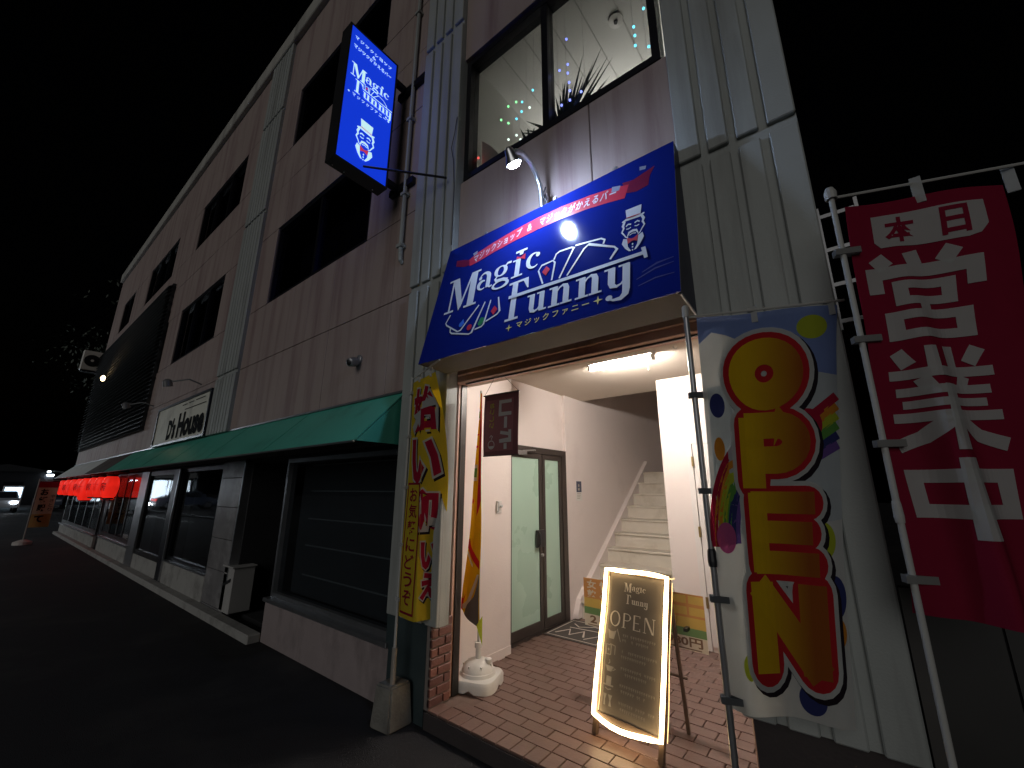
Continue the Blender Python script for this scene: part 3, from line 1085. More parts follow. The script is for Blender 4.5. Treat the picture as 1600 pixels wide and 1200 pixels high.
# ------------------------------------------------------------------ entrance: pillar, frame, hall, stairs
def build_entrance():
    pb = MB()
    pb.box(-3.06, -2.58, 0.0, 0.30, -0.02, 0.66)
    pb.box(-3.0, -2.60, 0.06, 0.30, 0.66, 2.9)
    pl = part('pillar_base', pb, 'teal_tile')
    part('mortar_bed', MB().box(-2.58, -2.537, 0.004, 0.205, 0.0, 0.66), 'mortar')
    # brick return of the pillar: every brick its own piece
    cache = {}
    z = 0.125
    row = 0
    while z < 0.63:
        ys = [0.0, 0.135, 0.205] if row % 2 == 0 else [0.0, 0.07, 0.205]
        for a, b in zip(ys[:-1], ys[1:]):
            key = round(b - a, 3)
            if key not in cache:
                cache[key] = MB().box(-0.014, 0.014, 0.004, key - 0.005, 0, 0.052, 0.004).mesh('brick')
            me = cache[key].copy()
            o = link('brick', me, 'brick_%d' % random.randrange(3), pl)
            sub(o)
            o.location = (-2.538 + random.uniform(-0.002, 0.002), a, z)
        z += 0.062
        row += 1
    # right pillar base
    rb = MB()
    rb.box(-0.47, 0.06, 0.0, 0.30, -0.02, 0.68)
    rb.box(-0.44, 0.05, 0.06, 0.30, 0.68, 2.9)
    part('pillar_base', rb, 'step_dark')
    # copper coloured door surround
    part('door_jamb', MB().box(-2.66, -2.55, 0.208, 0.32, 0.12, 2.66, 0.004), 'copper_frame')
    part('door_jamb', MB().box(-2.549, -2.538, 0.235, 0.30, 0.12, 2.60), 'black_alu')
    part('door_jamb', MB().box(-0.52, -0.44, 0.205, 0.32, 0.12, 2.66, 0.004), 'copper_frame')
    part('door_header', MB().box(-2.549, -0.52, 0.16, 0.30, 2.50, 2.60, 0.004), 'copper_frame')
    part('door_header', MB().box(-2.55, -0.48, 0.13, 0.16, 2.555, 2.66, 0.003), 'copper_frame')
    part('header_track', MB().box(-2.47, -0.53, 0.205, 0.22, 2.488, 2.498), 'black_alu')
    part('soffit', MB().box(-2.60, -0.44, -0.04, 0.13, 2.60, 2.64), 'sign_under')
    part('lintel_wall', MB().box(-2.72, -0.44, 0.301, 0.34, 2.50, 2.86), 'ceiling_paint')
    # hall
    part('hall_wall', MB().box(-2.90, -2.72, 0.30, 1.16, 0.0, 2.86), 'plaster')
    hw = MB()
    hw.box(-3.0, -2.86, 1.16, 2.42, 2.10, 2.86)
    hw.box(-3.0, -2.82, 2.42, 6.4, 0.0, 4.3)
    hw.box(-3.0, -2.86, 1.16, 1.18, 0.0, 2.10)
    part('hall_wall', hw, 'plaster')
    part('hall_wall', MB().box(-0.44, -0.36, 0.30, 2.40, 0.0, 2.86), 'plaster')
    part('hall_pier', MB().box(-1.57, -0.36, 2.40, 2.60, 0.0, 2.86, 0.004), 'plaster')
    part('stair_wall', MB().box(-1.45, -1.35, 2.60, 6.4, 0.0, 4.3), 'plaster')
    part('stair_wall', MB().box(-2.82, -1.45, 6.3, 6.4, 0.0, 4.3), 'plaster')
    part('ceiling', MB().box(-2.90, -0.36, 0.34, 2.90, 2.84, 2.90), 'ceiling_paint')
    part('stair_ceiling', MB().box(-2.82, -1.45, 2.90, 6.4, 4.2, 4.3), 'ceiling_paint')
    part('ceiling_edge', MB().box(-2.82, -1.45, 2.87, 2.90, 2.90, 4.2), 'plaster')
    # skirting below the hall wall
    part('skirting', MB().box(-2.724, -2.714, 0.34, 1.16, 0.12, 0.19), 'plaster')
    # steps
    n, rise, going, y0 = 10, 0.179, 0.255, 2.60
    for i in range(n):
        zz = 0.12 + rise * (i + 1)
        d = going if i < n - 1 else 1.35
        part('stair_step', MB().box(-2.76, -1.45, y0 + going * i, y0 + going * i + d + (0.03 if i < n - 1 else 0), max(0.0, zz - rise - 0.10), zz - 0.028), 'stair_paint')
        part('stair_tread', MB().box(-2.76, -1.45, y0 + going * i - 0.022, y0 + going * i + d + 0.001, zz - 0.028, zz, 0.006), 'stair_paint')
    st = MB()
    st.prism([(2.50, 0.12), (2.50, 0.17), (2.58, 0.325), (2.58 + 2.55, 0.325 + 1.79), (6.3, 2.2), (6.3, 0.12)], 0, -2.821, -2.755)
    part('stringer', st, 'plaster')
    # small white door in the pier
    dr = MB()
    dr.box(-1.24, -0.60, 2.385, 2.40, 0.17, 2.08)
    d = part('door', dr, 'white_paint')
    fr = MB()
    fr.box(-1.30, -1.245, 2.375, 2.402, 0.13, 2.13)
    fr.box(-1.245, -0.56, 2.375, 2.402, 2.085, 2.13)
    sub(fr.build('door_frame', 'white_paint', d))
    for zz in (0.5, 1.15, 1.85):
        sub(MB().box(-1.256, -1.236, 2.36, 2.384, zz, zz + 0.10).build('hinge', 'brass', d))


build_entrance()


def build_floor():
    fl = struct(MB().box(-2.86, -0.44, 0.004, 2.62, -0.02, 0.108).build('entrance_floor', 'floor_grout'))
    struct(MB().box(-2.56, -0.47, -0.012, 0.0, -0.02, 0.104).build('step_riser', 'step_dark'))
    w, d = 0.205, 0.102
    me = [MB().box(-w / 2 + 0.0025, w / 2 - 0.0025, -d / 2 + 0.0025, d / 2 - 0.0025, 0, 0.012, 0.002).mesh('tile') for _ in range(4)]
    for i, m_ in enumerate(me):
        m_.materials.append(MATS['floor_tile_%d' % i])
    # edge course laid across, then courses along the doorway
    half = MB().box(-d / 2 + 0.0025, d / 2 - 0.0025, -0.07 + 0.0025, 0.07 - 0.0025, 0, 0.013, 0.002)
    mh = [half.mesh('tile') for _ in range(4)]
    for i, m_ in enumerate(mh):
        m_.materials.append(MATS['floor_tile_%d' % i])
    x = -2.48
    while x < -0.50:
        o = link('tile', random.choice(mh), None, fl)
        o.location = (x, 0.065, 0.1075 + random.uniform(-0.001, 0.001))
        x += d + 0.002
    y = 0.19
    r = 0
    while y < 2.40:
        x = -2.74 + (w / 2 if r % 2 else 0)
        while x < -0.46:
            if (y > 0.33 or x > -2.42) and (y > 1.2 or x > -2.66):
                o = link('tile', random.choice(me), None, fl)
                o.location = (x, y, 0.1075 + random.uniform(-0.001, 0.001))
            x += w + 0.002
        y += d + 0.002
        r += 1


build_floor()


# glass door on the left of the hall
def build_door():
    X = -2.835
    fr = MB()
    fr.box(X - 0.04, X + 0.03, 1.17, 1.23, 0.12, 2.09)
    fr.box(X - 0.04, X + 0.03, 2.30, 2.40, 0.12, 2.09)
    fr.box(X - 0.04, X + 0.03, 1.23, 2.30, 2.02, 2.09)
    fr.box(X - 0.04, X + 0.03, 1.23, 2.30, 0.112, 0.14)
    d = thing('glass_door', 'bronze-framed door with pale green frosted glass beside the stairs', 'door', (X, 1.8, 0.12))
    fr.build('frame', 'bronze', d)

    def leaf(y0, y1, nm):
        m_ = MB()
        m_.box(X - 0.02, X + 0.02, y0, y0 + 0.055, 0.145, 2.015)
        m_.box(X - 0.02, X + 0.02, y1 - 0.055, y1, 0.145, 2.015)
        m_.box(X - 0.02, X + 0.02, y0 + 0.055, y1 - 0.055, 1.96, 2.015)
        m_.box(X - 0.02, X + 0.02, y0 + 0.055, y1 - 0.055, 0.145, 0.24)
        lf = m_.build('leaf', 'bronze', d)
        pn = MB().box(X - 0.004, X + 0.006, y0 + 0.055, y1 - 0.055, 0.24, 1.96).build('pane', 'mint_glass', lf)
        return lf
    l1 = leaf(1.24, 1.865, 'leaf')
    leaf(1.875, 2.295, 'leaf')
    MB().box(X + 0.02, X + 0.045, 1.72, 1.88, 0.985, 1.17, 0.004).build('push_plate', 'black_plastic', d)
    MB().tube([(X + 0.045, 1.735, 1.0), (X + 0.075, 1.735, 1.03), (X + 0.075, 1.735, 1.13), (X + 0.045, 1.735, 1.16)], 0.009).build('handle', 'black_plastic', d)
    MB().lathe([(0.017, 0), (0.017, 0.02), (0.012, 0.024)], 12, (X + 0.02, 1.84, 0.90), (1, 0, 0)).build('lock', 'alu', d)
    c = MB()
    c.box(X + 0.02, X + 0.065, 1.30, 1.52, 1.985, 2.03, 0.006)
    c.tube([(X + 0.05, 1.45, 2.03), (X + 0.09, 1.62, 2.045), (X + 0.03, 1.72, 2.055)], 0.008, 6)
    c.build('door_closer', 'alu', d)


build_door()

# ------------------------------------------------------------------ fluorescent fitting
def build_fluorescent():
    t = thing('fluorescent_light', 'white fluorescent batten light glowing on the hall ceiling', 'ceiling light', (-1.53, 1.32, 2.84))
    MB().box(-1.86, -1.20, 1.265, 1.375, 2.80, 2.84, 0.006).build('housing', 'white_plastic', t)
    MB().tube([(-1.83, 1.32, 2.775), (-1.23, 1.32, 2.775)], 0.017, 12).build('tube', 'tube_light', t, True)
    for x in (-1.845, -1.215):
        MB().box(x - 0.014, x + 0.014, 1.29, 1.35, 2.752, 2.80, 0.004).build('lamp_holder', 'white_plastic', t)
    MB().tube([(-1.28, 1.36, 2.80), (-1.28, 1.37, 2.68)], 0.0022, 5).build('pull_cord', 'white_plastic', t)
    h = MB().tube([(-1.02, 1.3, 2.84), (-1.02, 1.3, 2.815), (-1.0, 1.3, 2.80), (-0.985, 1.3, 2.815)], 0.005, 6)
    tag(h.build('ceiling_hook', 'white_plastic'), 'small white hook screwed into the hall ceiling beside the light', 'hook')


build_fluorescent()


# ------------------------------------------------------------------ the blue sign box over the entrance
def build_main_sign():
    t = thing('shop_sign', 'big blue sloping sign box over the entrance with white serif lettering and playing cards', 'sign', (-1.45, -0.08, 2.5))
    xl, xr = -2.44, -0.49
    tl = -2.345
    yb, yt, zb, zt = -0.34, -0.15, 2.53, 3.56
    wall = -0.062
    b = MB()
    # front face only (as a thin slab), then ends, underside and lid as their own parts
    v = [(xl, yb, zb), (xr, yb, zb), (xr, yt, zt), (tl, yt, zt), (xl, yb + 0.012, zb), (xr, yb + 0.012, zb), (xr, yt + 0.012, zt), (tl, yt + 0.012, zt)]
    b.add(v, [(0, 1, 2, 3), (7, 6, 5, 4), (0, 4, 5, 1), (1, 5, 6, 2), (2, 6, 7, 3), (3, 7, 4, 0)])
    face = b.build('face', 'sign_blue', t)
    for x0, x1, nm in ((xr - 0.012, xr - 0.001, 0), (xl + 0.001, xl + 0.013, 1)):
        e = MB()
        if nm == 0:
            e.prism([(yb + 0.013, zb + 0.002), (wall, zb - 0.02), (wall, zt - 0.002), (yt + 0.013, zt - 0.002)], 0, x0, x1)
        else:
            e.add([(xl, yb + 0.013, zb), (xl, wall, zb), (tl, wall, zt), (tl, yt + 0.013, zt), (xl + .012, yb + 0.013, zb), (xl + .012, wall, zb), (tl + .012, wall, zt), (tl + .012, yt + 0.013, zt)],
                  [(0, 1, 2, 3), (7, 6, 5, 4), (0, 4, 5, 1), (1, 5, 6, 2), (2, 6, 7, 3), (3, 7, 4, 0)])
        e.build('end_panel', 'sign_navy', t)
    u = MB()
    u.add([(xl + .013, yb + .02, zb + .004), (xr - .013, yb + .02, zb + .004), (xr - .013, wall, zb - .016), (xl + .013, wall, zb - .016),
           (xl + .013, yb + .02, zb + .016), (xr - .013, yb + .02, zb + .016), (xr - .013, wall, zb), (xl + .013, wall, zb)],
          [(0, 1, 2, 3), (7, 6, 5, 4), (0, 4, 5, 1), (1, 5, 6, 2), (2, 6, 7, 3), (3, 7, 4, 0)])
    u.build('underside', 'sign_under', t)
    MB().box(tl + 0.012, xr - 0.012, yt + 0.013, wall, zt - 0.02, zt - 0.004).build('top_panel', 'sign_navy', t)
    ed = MB().tube([(xr - 0.006, yb + 0.02, zb - 0.002), (xr - 0.006, wall, zb - 0.022)], 0.007, 6)
    ed.build('edge_trim', 'alu', t)
    for x in (-1.95, -1.3, -0.85):
        MB().box(x - 0.012, x + 0.012, yt + 0.0, yt + 0.02, zt, zt + 0.022).build('clip', 'steel', t)
    mp = plane_map((-2.43, yb, zb), (1, 0, 0), (0, yt - yb, zt - zb))

    def pr(nm, shapes, m_, off=0.0015):
        o = print2d(nm, shapes, mp, m_, face, off)
        return o
    # ribbon
    cen = [(0.36, 0.815), (0.45, 0.835), (0.60, 0.862), (0.80, 0.885), (1.0, 0.895), (1.2, 0.892), (1.4, 0.872), (1.55, 0.845), (1.66, 0.815)]
    pr('ribbon', [ribbon(cen, [0.07, 0.10, 0.105, 0.11, 0.112, 0.112, 0.11, 0.11, 0.10])], 'sign_red')
    pr('ribbon_tail', [poly([(0.20, 0.90), (0.205, 0.84), (0.30, 0.80), (0.37, 0.79), (0.37, 0.84), (0.30, 0.87)])], 'sign_dark_red', 0.0008)
    pr('ribbon_tail', [poly([(1.63, 0.90), (1.70, 0.885), (1.83, 0.92), (1.80, 0.86), (1.79, 0.79), (1.72, 0.78), (1.66, 0.80)])], 'sign_dark_red', 0.0008)
    pr('ribbon_patch', [poly([(0.385, 0.895), (0.43, 0.905), (0.435, 0.875), (0.40, 0.865)]), poly([(1.565, 0.905), (1.62, 0.885), (1.612, 0.85), (1.56, 0.862)]), poly([(1.74, 0.965), (1.78, 0.95), (1.775, 0.925), (1.74, 0.935)])], 'sign_pale', 0.0022)
    for body, x0, x1 in (('マジックショップ', 0.40, 0.87), ('＆', 0.905, 0.965), ('マジックがかえるバー', 1.015, 1.60)):
        n = len(body)
        tx = []
        for i, ch in enumerate(body):
            wd = (x1 - x0) / n
            a = x0 + i * wd
            yc = 0.815 + 0.08 * (1 - ((a - 1.03) / 0.68) ** 2)
            g = text(ch, 0.018)
            k = wd * 0.92
            tx += xf([([(p[0] + 0.12 * p[1], p[1] - 0.38) for p in g[0]], g[1])], k, 0.078, a, yc, -0.10 * (a - 1.03) / 0.6)
        pr('ribbon_lettering', tx, 'sign_white', 0.003)
    # Magic / Funny
    mg = []
    mg += xf(serif('M'), 0.30, 0.31, 0.185, 0.385)
    mg += xf(serif('a'), 0.150, 0.155, 0.50, 0.488)
    mg += xf(serif('g'), 0.165, 0.150, 0.655, 0.495)
    mg += xf(serif('i'), 0.145, 0.155, 0.828, 0.483)
    mg += [rect(0.845, 0.69, 0.945, 0.708), poly([(0.876, 0.70), (0.916, 0.70), (0.910, 0.665), (0.882, 0.665)])]
    mg += xf(serif('c'), 0.125, 0.135, 0.952, 0.500)
    pr('lettering', mg, 'sign_white', 0.003)
    fn = []
    fn += xf(serif('F'), 0.185, 0.305, 0.826, 0.14)
    fn += xf(serif('u'), 0.145, 0.145, 0.995, 0.145)
    fn += xf(serif('n'), 0.155, 0.145, 1.165, 0.142)
    fn += xf(serif('n'), 0.160, 0.145, 1.352, 0.138)
    fn += xf(serif('y'), 0.165, 0.145, 1.535, 0.134)
    fn += [ribbon([(0.834, 0.325), (1.30, 0.315), (1.766, 0.306)], 0.024), poly([(1.748, 0.345), (1.772, 0.345), (1.785, 0.268), (1.765, 0.268)])]
    pr('lettering', fn, 'sign_white', 0.003)
    pr('bow', [poly([(0.855, 0.665), (0.893, 0.645), (0.932, 0.665), (0.932, 0.615), (0.893, 0.635), (0.855, 0.615)])], 'sign_red', 0.0045)
    # cards
    W = 0.0115
    cards = [ribbon([(1.105, 0.345), (1.060, 0.462), (1.082, 0.497), (1.168, 0.502), (1.185, 0.48), (1.172, 0.347)], W),
             ribbon([(1.175, 0.505), (1.19, 0.545), (1.215, 0.556), (1.300, 0.55), (1.325, 0.535)], W), ribbon([(1.228, 0.34), (1.318, 0.538)], W),
             ribbon([(1.33, 0.552), (1.505, 0.525), (1.528, 0.505), (1.52, 0.478)], W), ribbon([(1.283, 0.34), (1.392, 0.498), (1.423, 0.519), (1.590, 0.425), (1.607, 0.402), (1.566, 0.345)], W)]
    cards += [ribbon([(0.261, 0.36), (0.225, 0.296), (0.24, 0.275), (0.375, 0.187), (0.405, 0.19), (0.555, 0.36)], W), ribbon([(0.29, 0.238), (0.294, 0.205), (0.315, 0.187), (0.50, 0.134), (0.525, 0.14), (0.612, 0.368)], W),
              ribbon([(0.552, 0.158), (0.615, 0.165), (0.632, 0.18), (0.666, 0.366)], W), ribbon([(0.648, 0.196), (0.745, 0.225), (0.765, 0.245), (0.736, 0.367)], W)]
    pr('playing_card_outline', cards, 'sign_white', 0.0032)
    dia = lambda x, y, r: poly([(x - r, y), (x, y - r * 1.25), (x + r, y), (x, y + r * 1.25)])
    pr('card_suit', [dia(1.121, 0.44, 0.03), dia(0.712, 0.268, 0.03), circle(0.493, 0.192, 0.024)], 'sign_red', 0.0036)
    pr('card_suit', [circle(0.596, 0.20, 0.022), circle(0.618, 0.214, 0.02), circle(0.604, 0.222, 0.02)], 'sign_green', 0.0036)
    pr('card_suit', [circle(0.400, 0.240, 0.022), poly([(0.38, 0.245), (0.435, 0.235), (0.415, 0.282)])], 'sign_bright_blue', 0.0036)
    # kana line with stars
    star = lambda x, y, r: poly([(x, y + r), (x + r * 0.2, y + r * 0.2), (x + r, y), (x + r * 0.2, y - r * 0.2), (x, y - r), (x - r * 0.2, y - r * 0.2), (x - r, y), (x - r * 0.2, y + r * 0.2)])
    ks = [star(0.868, 0.085, 0.028), star(1.50, 0.09, 0.030)]
    kw = []
    for i, ch in enumerate('マジックファニー'):
        g = text(ch, 0.01)
        x = 0.925 + i * 0.0675
        (ks if i < 3 else kw).extend(xf([([(p[0], p[1] - 0.38) for p in g[0]], g[1])], 0.054, 0.052, x, 0.088))
    pr('kana_lettering', ks + kw, 'sign_yellow', 0.003)
    wh, rd = [], []
    top_hat_man(wh, rd, 0.135, 0.315, 1.632, 0.35)
    pr('top_hat_face', wh, 'sign_white', 0.003)
    pr('bow_tie', rd, 'sign_red', 0.0062)
    pr('swash', [ribbon([(1.75, 0.185), (1.83, 0.215), (1.915, 0.22)], [0.004, 0.012, 0.004]), ribbon([(1.72, 0.15), (1.82, 0.185), (1.915, 0.19)], [0.004, 0.010, 0.004]), ribbon([(1.73, 0.105), (1.82, 0.125), (1.915, 0.122)], [0.004, 0.008, 0.004])], 'sign_gloss_line', 0.001)


build_main_sign()


def build_sign_lamp():
    t = thing('sign_lamp', 'lit gooseneck spotlight arching out over the big blue sign', 'lamp', (-1.43, -0.06, 3.58))
    MB().box(-1.455, -1.405, -0.10, -0.062, 3.565, 3.70, 0.006).build('bracket', 'steel', t)
    arm = [(-1.43, -0.115, 3.58), (-1.43, -0.125, 3.68), (-1.43, -0.14, 3.75), (-1.428, -0.19, 3.815), (-1.42, -0.28, 3.85), (-1.41, -0.38, 3.845), (-1.405, -0.455, 3.80), (-1.402, -0.49, 3.755)]
    MB().tube(arm, 0.017, 10).build('arm', 'alu', t, True)
    ax = Vector((0.05, 0.55, -0.80)).normalized()
    H = Vector((-1.40, -0.50, 3.70))
    MB().lathe([(0.018, -0.075), (0.03, -0.06), (0.036, -0.02), (0.052, 0.012), (0.055, 0.03), (0.048, 0.03), (0.044, 0.016)], 20, H, ax).build('head', 'alu', t, True)
    MB().lathe([(0.047, 0.022), (0.043, 0.036), (0.030, 0.048), (0.002, 0.054)], 20, H, ax).build('lens', 'led_lamp', t, True)
    cb = MB().tube([(-1.412, -0.09, 3.70), (-1.40, -0.10, 3.62), (-1.415, -0.12, 3.66), (-1.40, -0.11, 3.74), (-1.42, -0.115, 3.70)], 0.005, 6)
    cb.build('cable', 'black_plastic', t)


build_sign_lamp()


# ------------------------------------------------------------------ blade sign
def build_blade_sign():
    t = thing('blade_sign', 'tall illuminated blue sign projecting from the upper wall', 'sign', (-3.38, 0, 5.4))
    X0, X1 = -3.46, -3.30
    y0, y1, z0, z1 = -0.775, -0.23, 4.65, 6.27
    fr = MB()
    f = 0.02
    fr.box(X0, X1 + 0.006, y0 - f, y0, z0 - f, z1 + f)
    fr.box(X0, X1 + 0.006, y1, y1 + f, z0 - f, z1 + f)
    fr.box(X0, X1 + 0.006, y0, y1, z0 - f, z0)
    fr.box(X0, X1 + 0.006, y0, y1, z1, z1 + f)
    fr.build('housing', 'black_plastic', t)
    face = MB().box(X0 + 0.005, X1, y0, y1, z0, z1).build('face', 'blade_face', t)
    mp = plane_map((X1, y0, z0), (0, 1, 0), (0, 0, 1))
    W, H = y1 - y0, z1 - z0

    def pr(nm, sh, m_, off=0.002):
        o = print2d(nm, sh, mp, m_, face, off)
    a = []
    for i, ch in enumerate('マジックショップ'):
        a += [fit(text(ch, 0.02), 0.045 + i * 0.057, 1.485, 0.045 + i * 0.057 + 0.042, 1.525)]
    a += [fit(text('＆', 0.02), 0.25, 1.425, 0.29, 1.462)]
    for i, ch in enumerate('マジックがかえるバー'):
        g = text(ch, 0.02)
        x = 0.04 + i * 0.046
        a += [rect(x, 1.385, x + 0.036, 1.392)] if ch == 'ー' else [fit(g, x, 1.365, x + 0.040, 1.41)]
    pr('top_lettering', a, 'blade_print')
    m_ = []
    m_ += xf(serif('M'), 0.15, 0.16, 0.045, 1.02)
    m_ += xf(serif('a'), 0.075, 0.08, 0.205, 1.06) + xf(serif('g'), 0.08, 0.078, 0.285, 1.06) + xf(serif('i'), 0.07, 0.085, 0.37, 1.055) + xf(serif('c'), 0.07, 0.072, 0.425, 1.06)
    m_ += xf(serif('F'), 0.10, 0.155, 0.10, 0.845)
    m_ += xf(serif('u'), 0.078, 0.075, 0.19, 0.85) + xf(serif('n'), 0.08, 0.075, 0.278, 0.85) + xf(serif('n'), 0.08, 0.075, 0.37, 0.85) + xf(serif('y'), 0.08, 0.075, 0.455, 0.85)
    m_ += [rect(0.18, 0.938, 0.535, 0.948), circle(0.397, 1.155, 0.014, n=10)]
    pr('lettering', m_, 'blade_print')
    pr('playing_card_outline', [ribbon([(0.215, 0.952), (0.205, 1.01), (0.245, 1.02), (0.25, 0.955)], 0.006), ribbon([(0.262, 0.955), (0.262, 1.03), (0.305, 1.035)], 0.006), ribbon([(0.28, 0.955), (0.315, 1.035), (0.36, 1.02)], 0.006), ribbon([(0.31, 0.955), (0.37, 1.025), (0.43, 1.01), (0.475, 0.97), (0.465, 0.955)], 0.006)], 'blade_print')
    pr('card_suit', [circle(0.228, 0.99, 0.012, n=10)], 'blade_red', 0.003)
    k = [circle(0.045, 0.80, 0.012, n=4), circle(0.51, 0.80, 0.012, n=4)]
    for i, ch in enumerate('マジックファニー'):
        x = 0.085 + i * 0.051
        k += [rect(x, 0.798, x + 0.034, 0.804)] if ch == 'ー' else [fit(text(ch, 0.015), x, 0.783, x + 0.034, 0.818)]
    pr('kana_lettering', k, 'blade_print')
    wh, rd = [], []
    top_hat_man(wh, rd, 0.20, 0.46, 0.17, 0.13)
    pr('top_hat_face', wh, 'blade_print')
    pr('bow_tie', rd, 'blade_red', 0.005)
    for z in (4.75, 6.10):
        MB().box(-3.40, -3.34, y1 + f, -0.05, z, z + 0.06).build('arm', 'dark_frame', t)
    MB().box(-3.50, -3.02, -0.05, -0.002, 6.07, 6.15).build('mounting_rail', 'dark_frame', t)
    MB().box(-3.50, -3.10, -0.05, -0.002, 4.73, 4.81).build('mounting_rail', 'dark_frame', t)
    MB().tube([(-3.28, -0.50, 4.70), (-2.50, -0.10, 4.42)], 0.011, 6).build('stay_rod', 'dark_frame', t)
    for y in (-0.74, -0.62, -0.30):
        MB().lathe([(0.008, 0), (0.008, 0.006), (0.004, 0.008)], 8, (X0 + 0.04, y, z0 - f), (0, 0, -1)).build('screw', 'alu', t)


build_blade_sign()


# ------------------------------------------------------------------ green awning along the shops
def build_awning(name, label, x0, x1, m, z0=1.985, end=True):
    t = thing(name, label, 'awning', ((x0 + x1) / 2, 0, 2.2))
    zt, p = 2.46, 0.465
    a = MB()
    a.add([(x0, -p, z0), (x1, -p, z0), (x1, -0.004, zt), (x0, -0.004, zt), (x0, -p + 0.01, z0 - 0.004), (x1, -p + 0.01, z0 - 0.004), (x1, -0.004, zt - 0.016), (x0, -0.004, zt - 0.016)],
          [(0, 1, 2, 3), (7, 6, 5, 4), (0, 4, 5, 1), (1, 5, 6, 2), (2, 6, 7, 3), (3, 7, 4, 0)])
    a.build('canopy', m, t)
    for xx in (x0 + 0.002, x1 - 0.010):
        MB().prism([(-p + 0.02, z0), (-0.006, z0), (-0.006, zt - 0.03)], 0, xx, xx + 0.008).build('end_panel', m, t)
    ns = max(1, round((x1 - x0) / 1.75))
    for i in range(1, ns):
        xx = x0 + (x1 - x0) * i / ns
        MB().add([(xx - 0.012, -p - 0.003, z0 + 0.001), (xx + 0.012, -p - 0.003, z0 + 0.001), (xx + 0.012, -0.007, zt + 0.002), (xx - 0.012, -0.007, zt + 0.002), (xx, -p + 0.004, z0 - 0.002), (xx, -0.003, zt - 0.006)],
                 [(0, 1, 2, 3), (0, 4, 1), (3, 2, 5), (0, 3, 5, 4), (1, 4, 5, 2)]).build('seam', m, t)
    MB().tube([(x0, -p + 0.004, z0 - 0.008), (x1, -p + 0.004, z0 - 0.008)], 0.010, 6).build('front_rail', 'alu', t)
    MB().box(x0, x1, -0.022, -0.003, zt, zt + 0.02).build('wall_flashing', 'steel', t)
    return t


build_awning('shop_awning', 'long green sloping awning above the dark shop windows', -13.6, -3.03, 'awning_green')
build_awning('shop_awning', 'short brown awning section between the green awning and the white one', -16.5, -13.62, 'awning_brown')
build_awning('shop_awning', 'white awning section over the red lanterns at the far corner', -23.3, -16.52, 'awning_white')


# ------------------------------------------------------------------ flags
def pole(t, x, y, z0, z1, r, m, lean=(0, 0)):
    MB().tube([(x + lean[0] * s, y + lean[1] * s, z0 + (z1 - z0) * s) for s in (0, 0.25, 0.5, 0.75, 1)], r, 10).build('pole', m, t, True)


def flag_map(P0, theta, disp, lat=None):
    d = Vector((math.cos(R(theta)), math.sin(R(theta)), 0))
    n = Vector((math.sin(R(theta)), -math.cos(R(theta)), 0))     # towards the street

    def f(u, v, off):
        # v measured upwards from the hem; caller's v=0 is the hem
        q = disp(u, v)
        e = 0.004
        q1, q2 = disp(u + e, v), disp(u, v + e)
        A = d * e + n * (q1 - q)
        Bv = Vector((0, 0, e)) + n * (q2 - q)
        nn = A.cross(Bv).normalized()
        return Vector(P0) + d * (lat(u, v) if lat else u) + n * q + Vector((0, 0, v)) + nn * off
    return f, d, n


def tabs(t, x, y, zs, d, L, m, r=0.014):
    for z in zs:
        a = Vector((x, y, z)) - d * (r + 0.012)
        b = Vector((x, y, z)) + d * (L)
        n = Vector((d.y, -d.x, 0))
        mb = MB()
        for s in (1,):
            v = []
            for p in (a, b):
                for k in (-1, 1):
                    for h in (-0.012, 0.012):
                        v.append(p + n * (r + 0.004) * k + Vector((0, 0, h)))
            mb.add(v, [(0, 1, 3, 2), (4, 6, 7, 5), (0, 4, 5, 1), (2, 3, 7, 6), (0, 2, 6, 4), (1, 5, 7, 3)])
        mb.build('loop_tab', m, t)


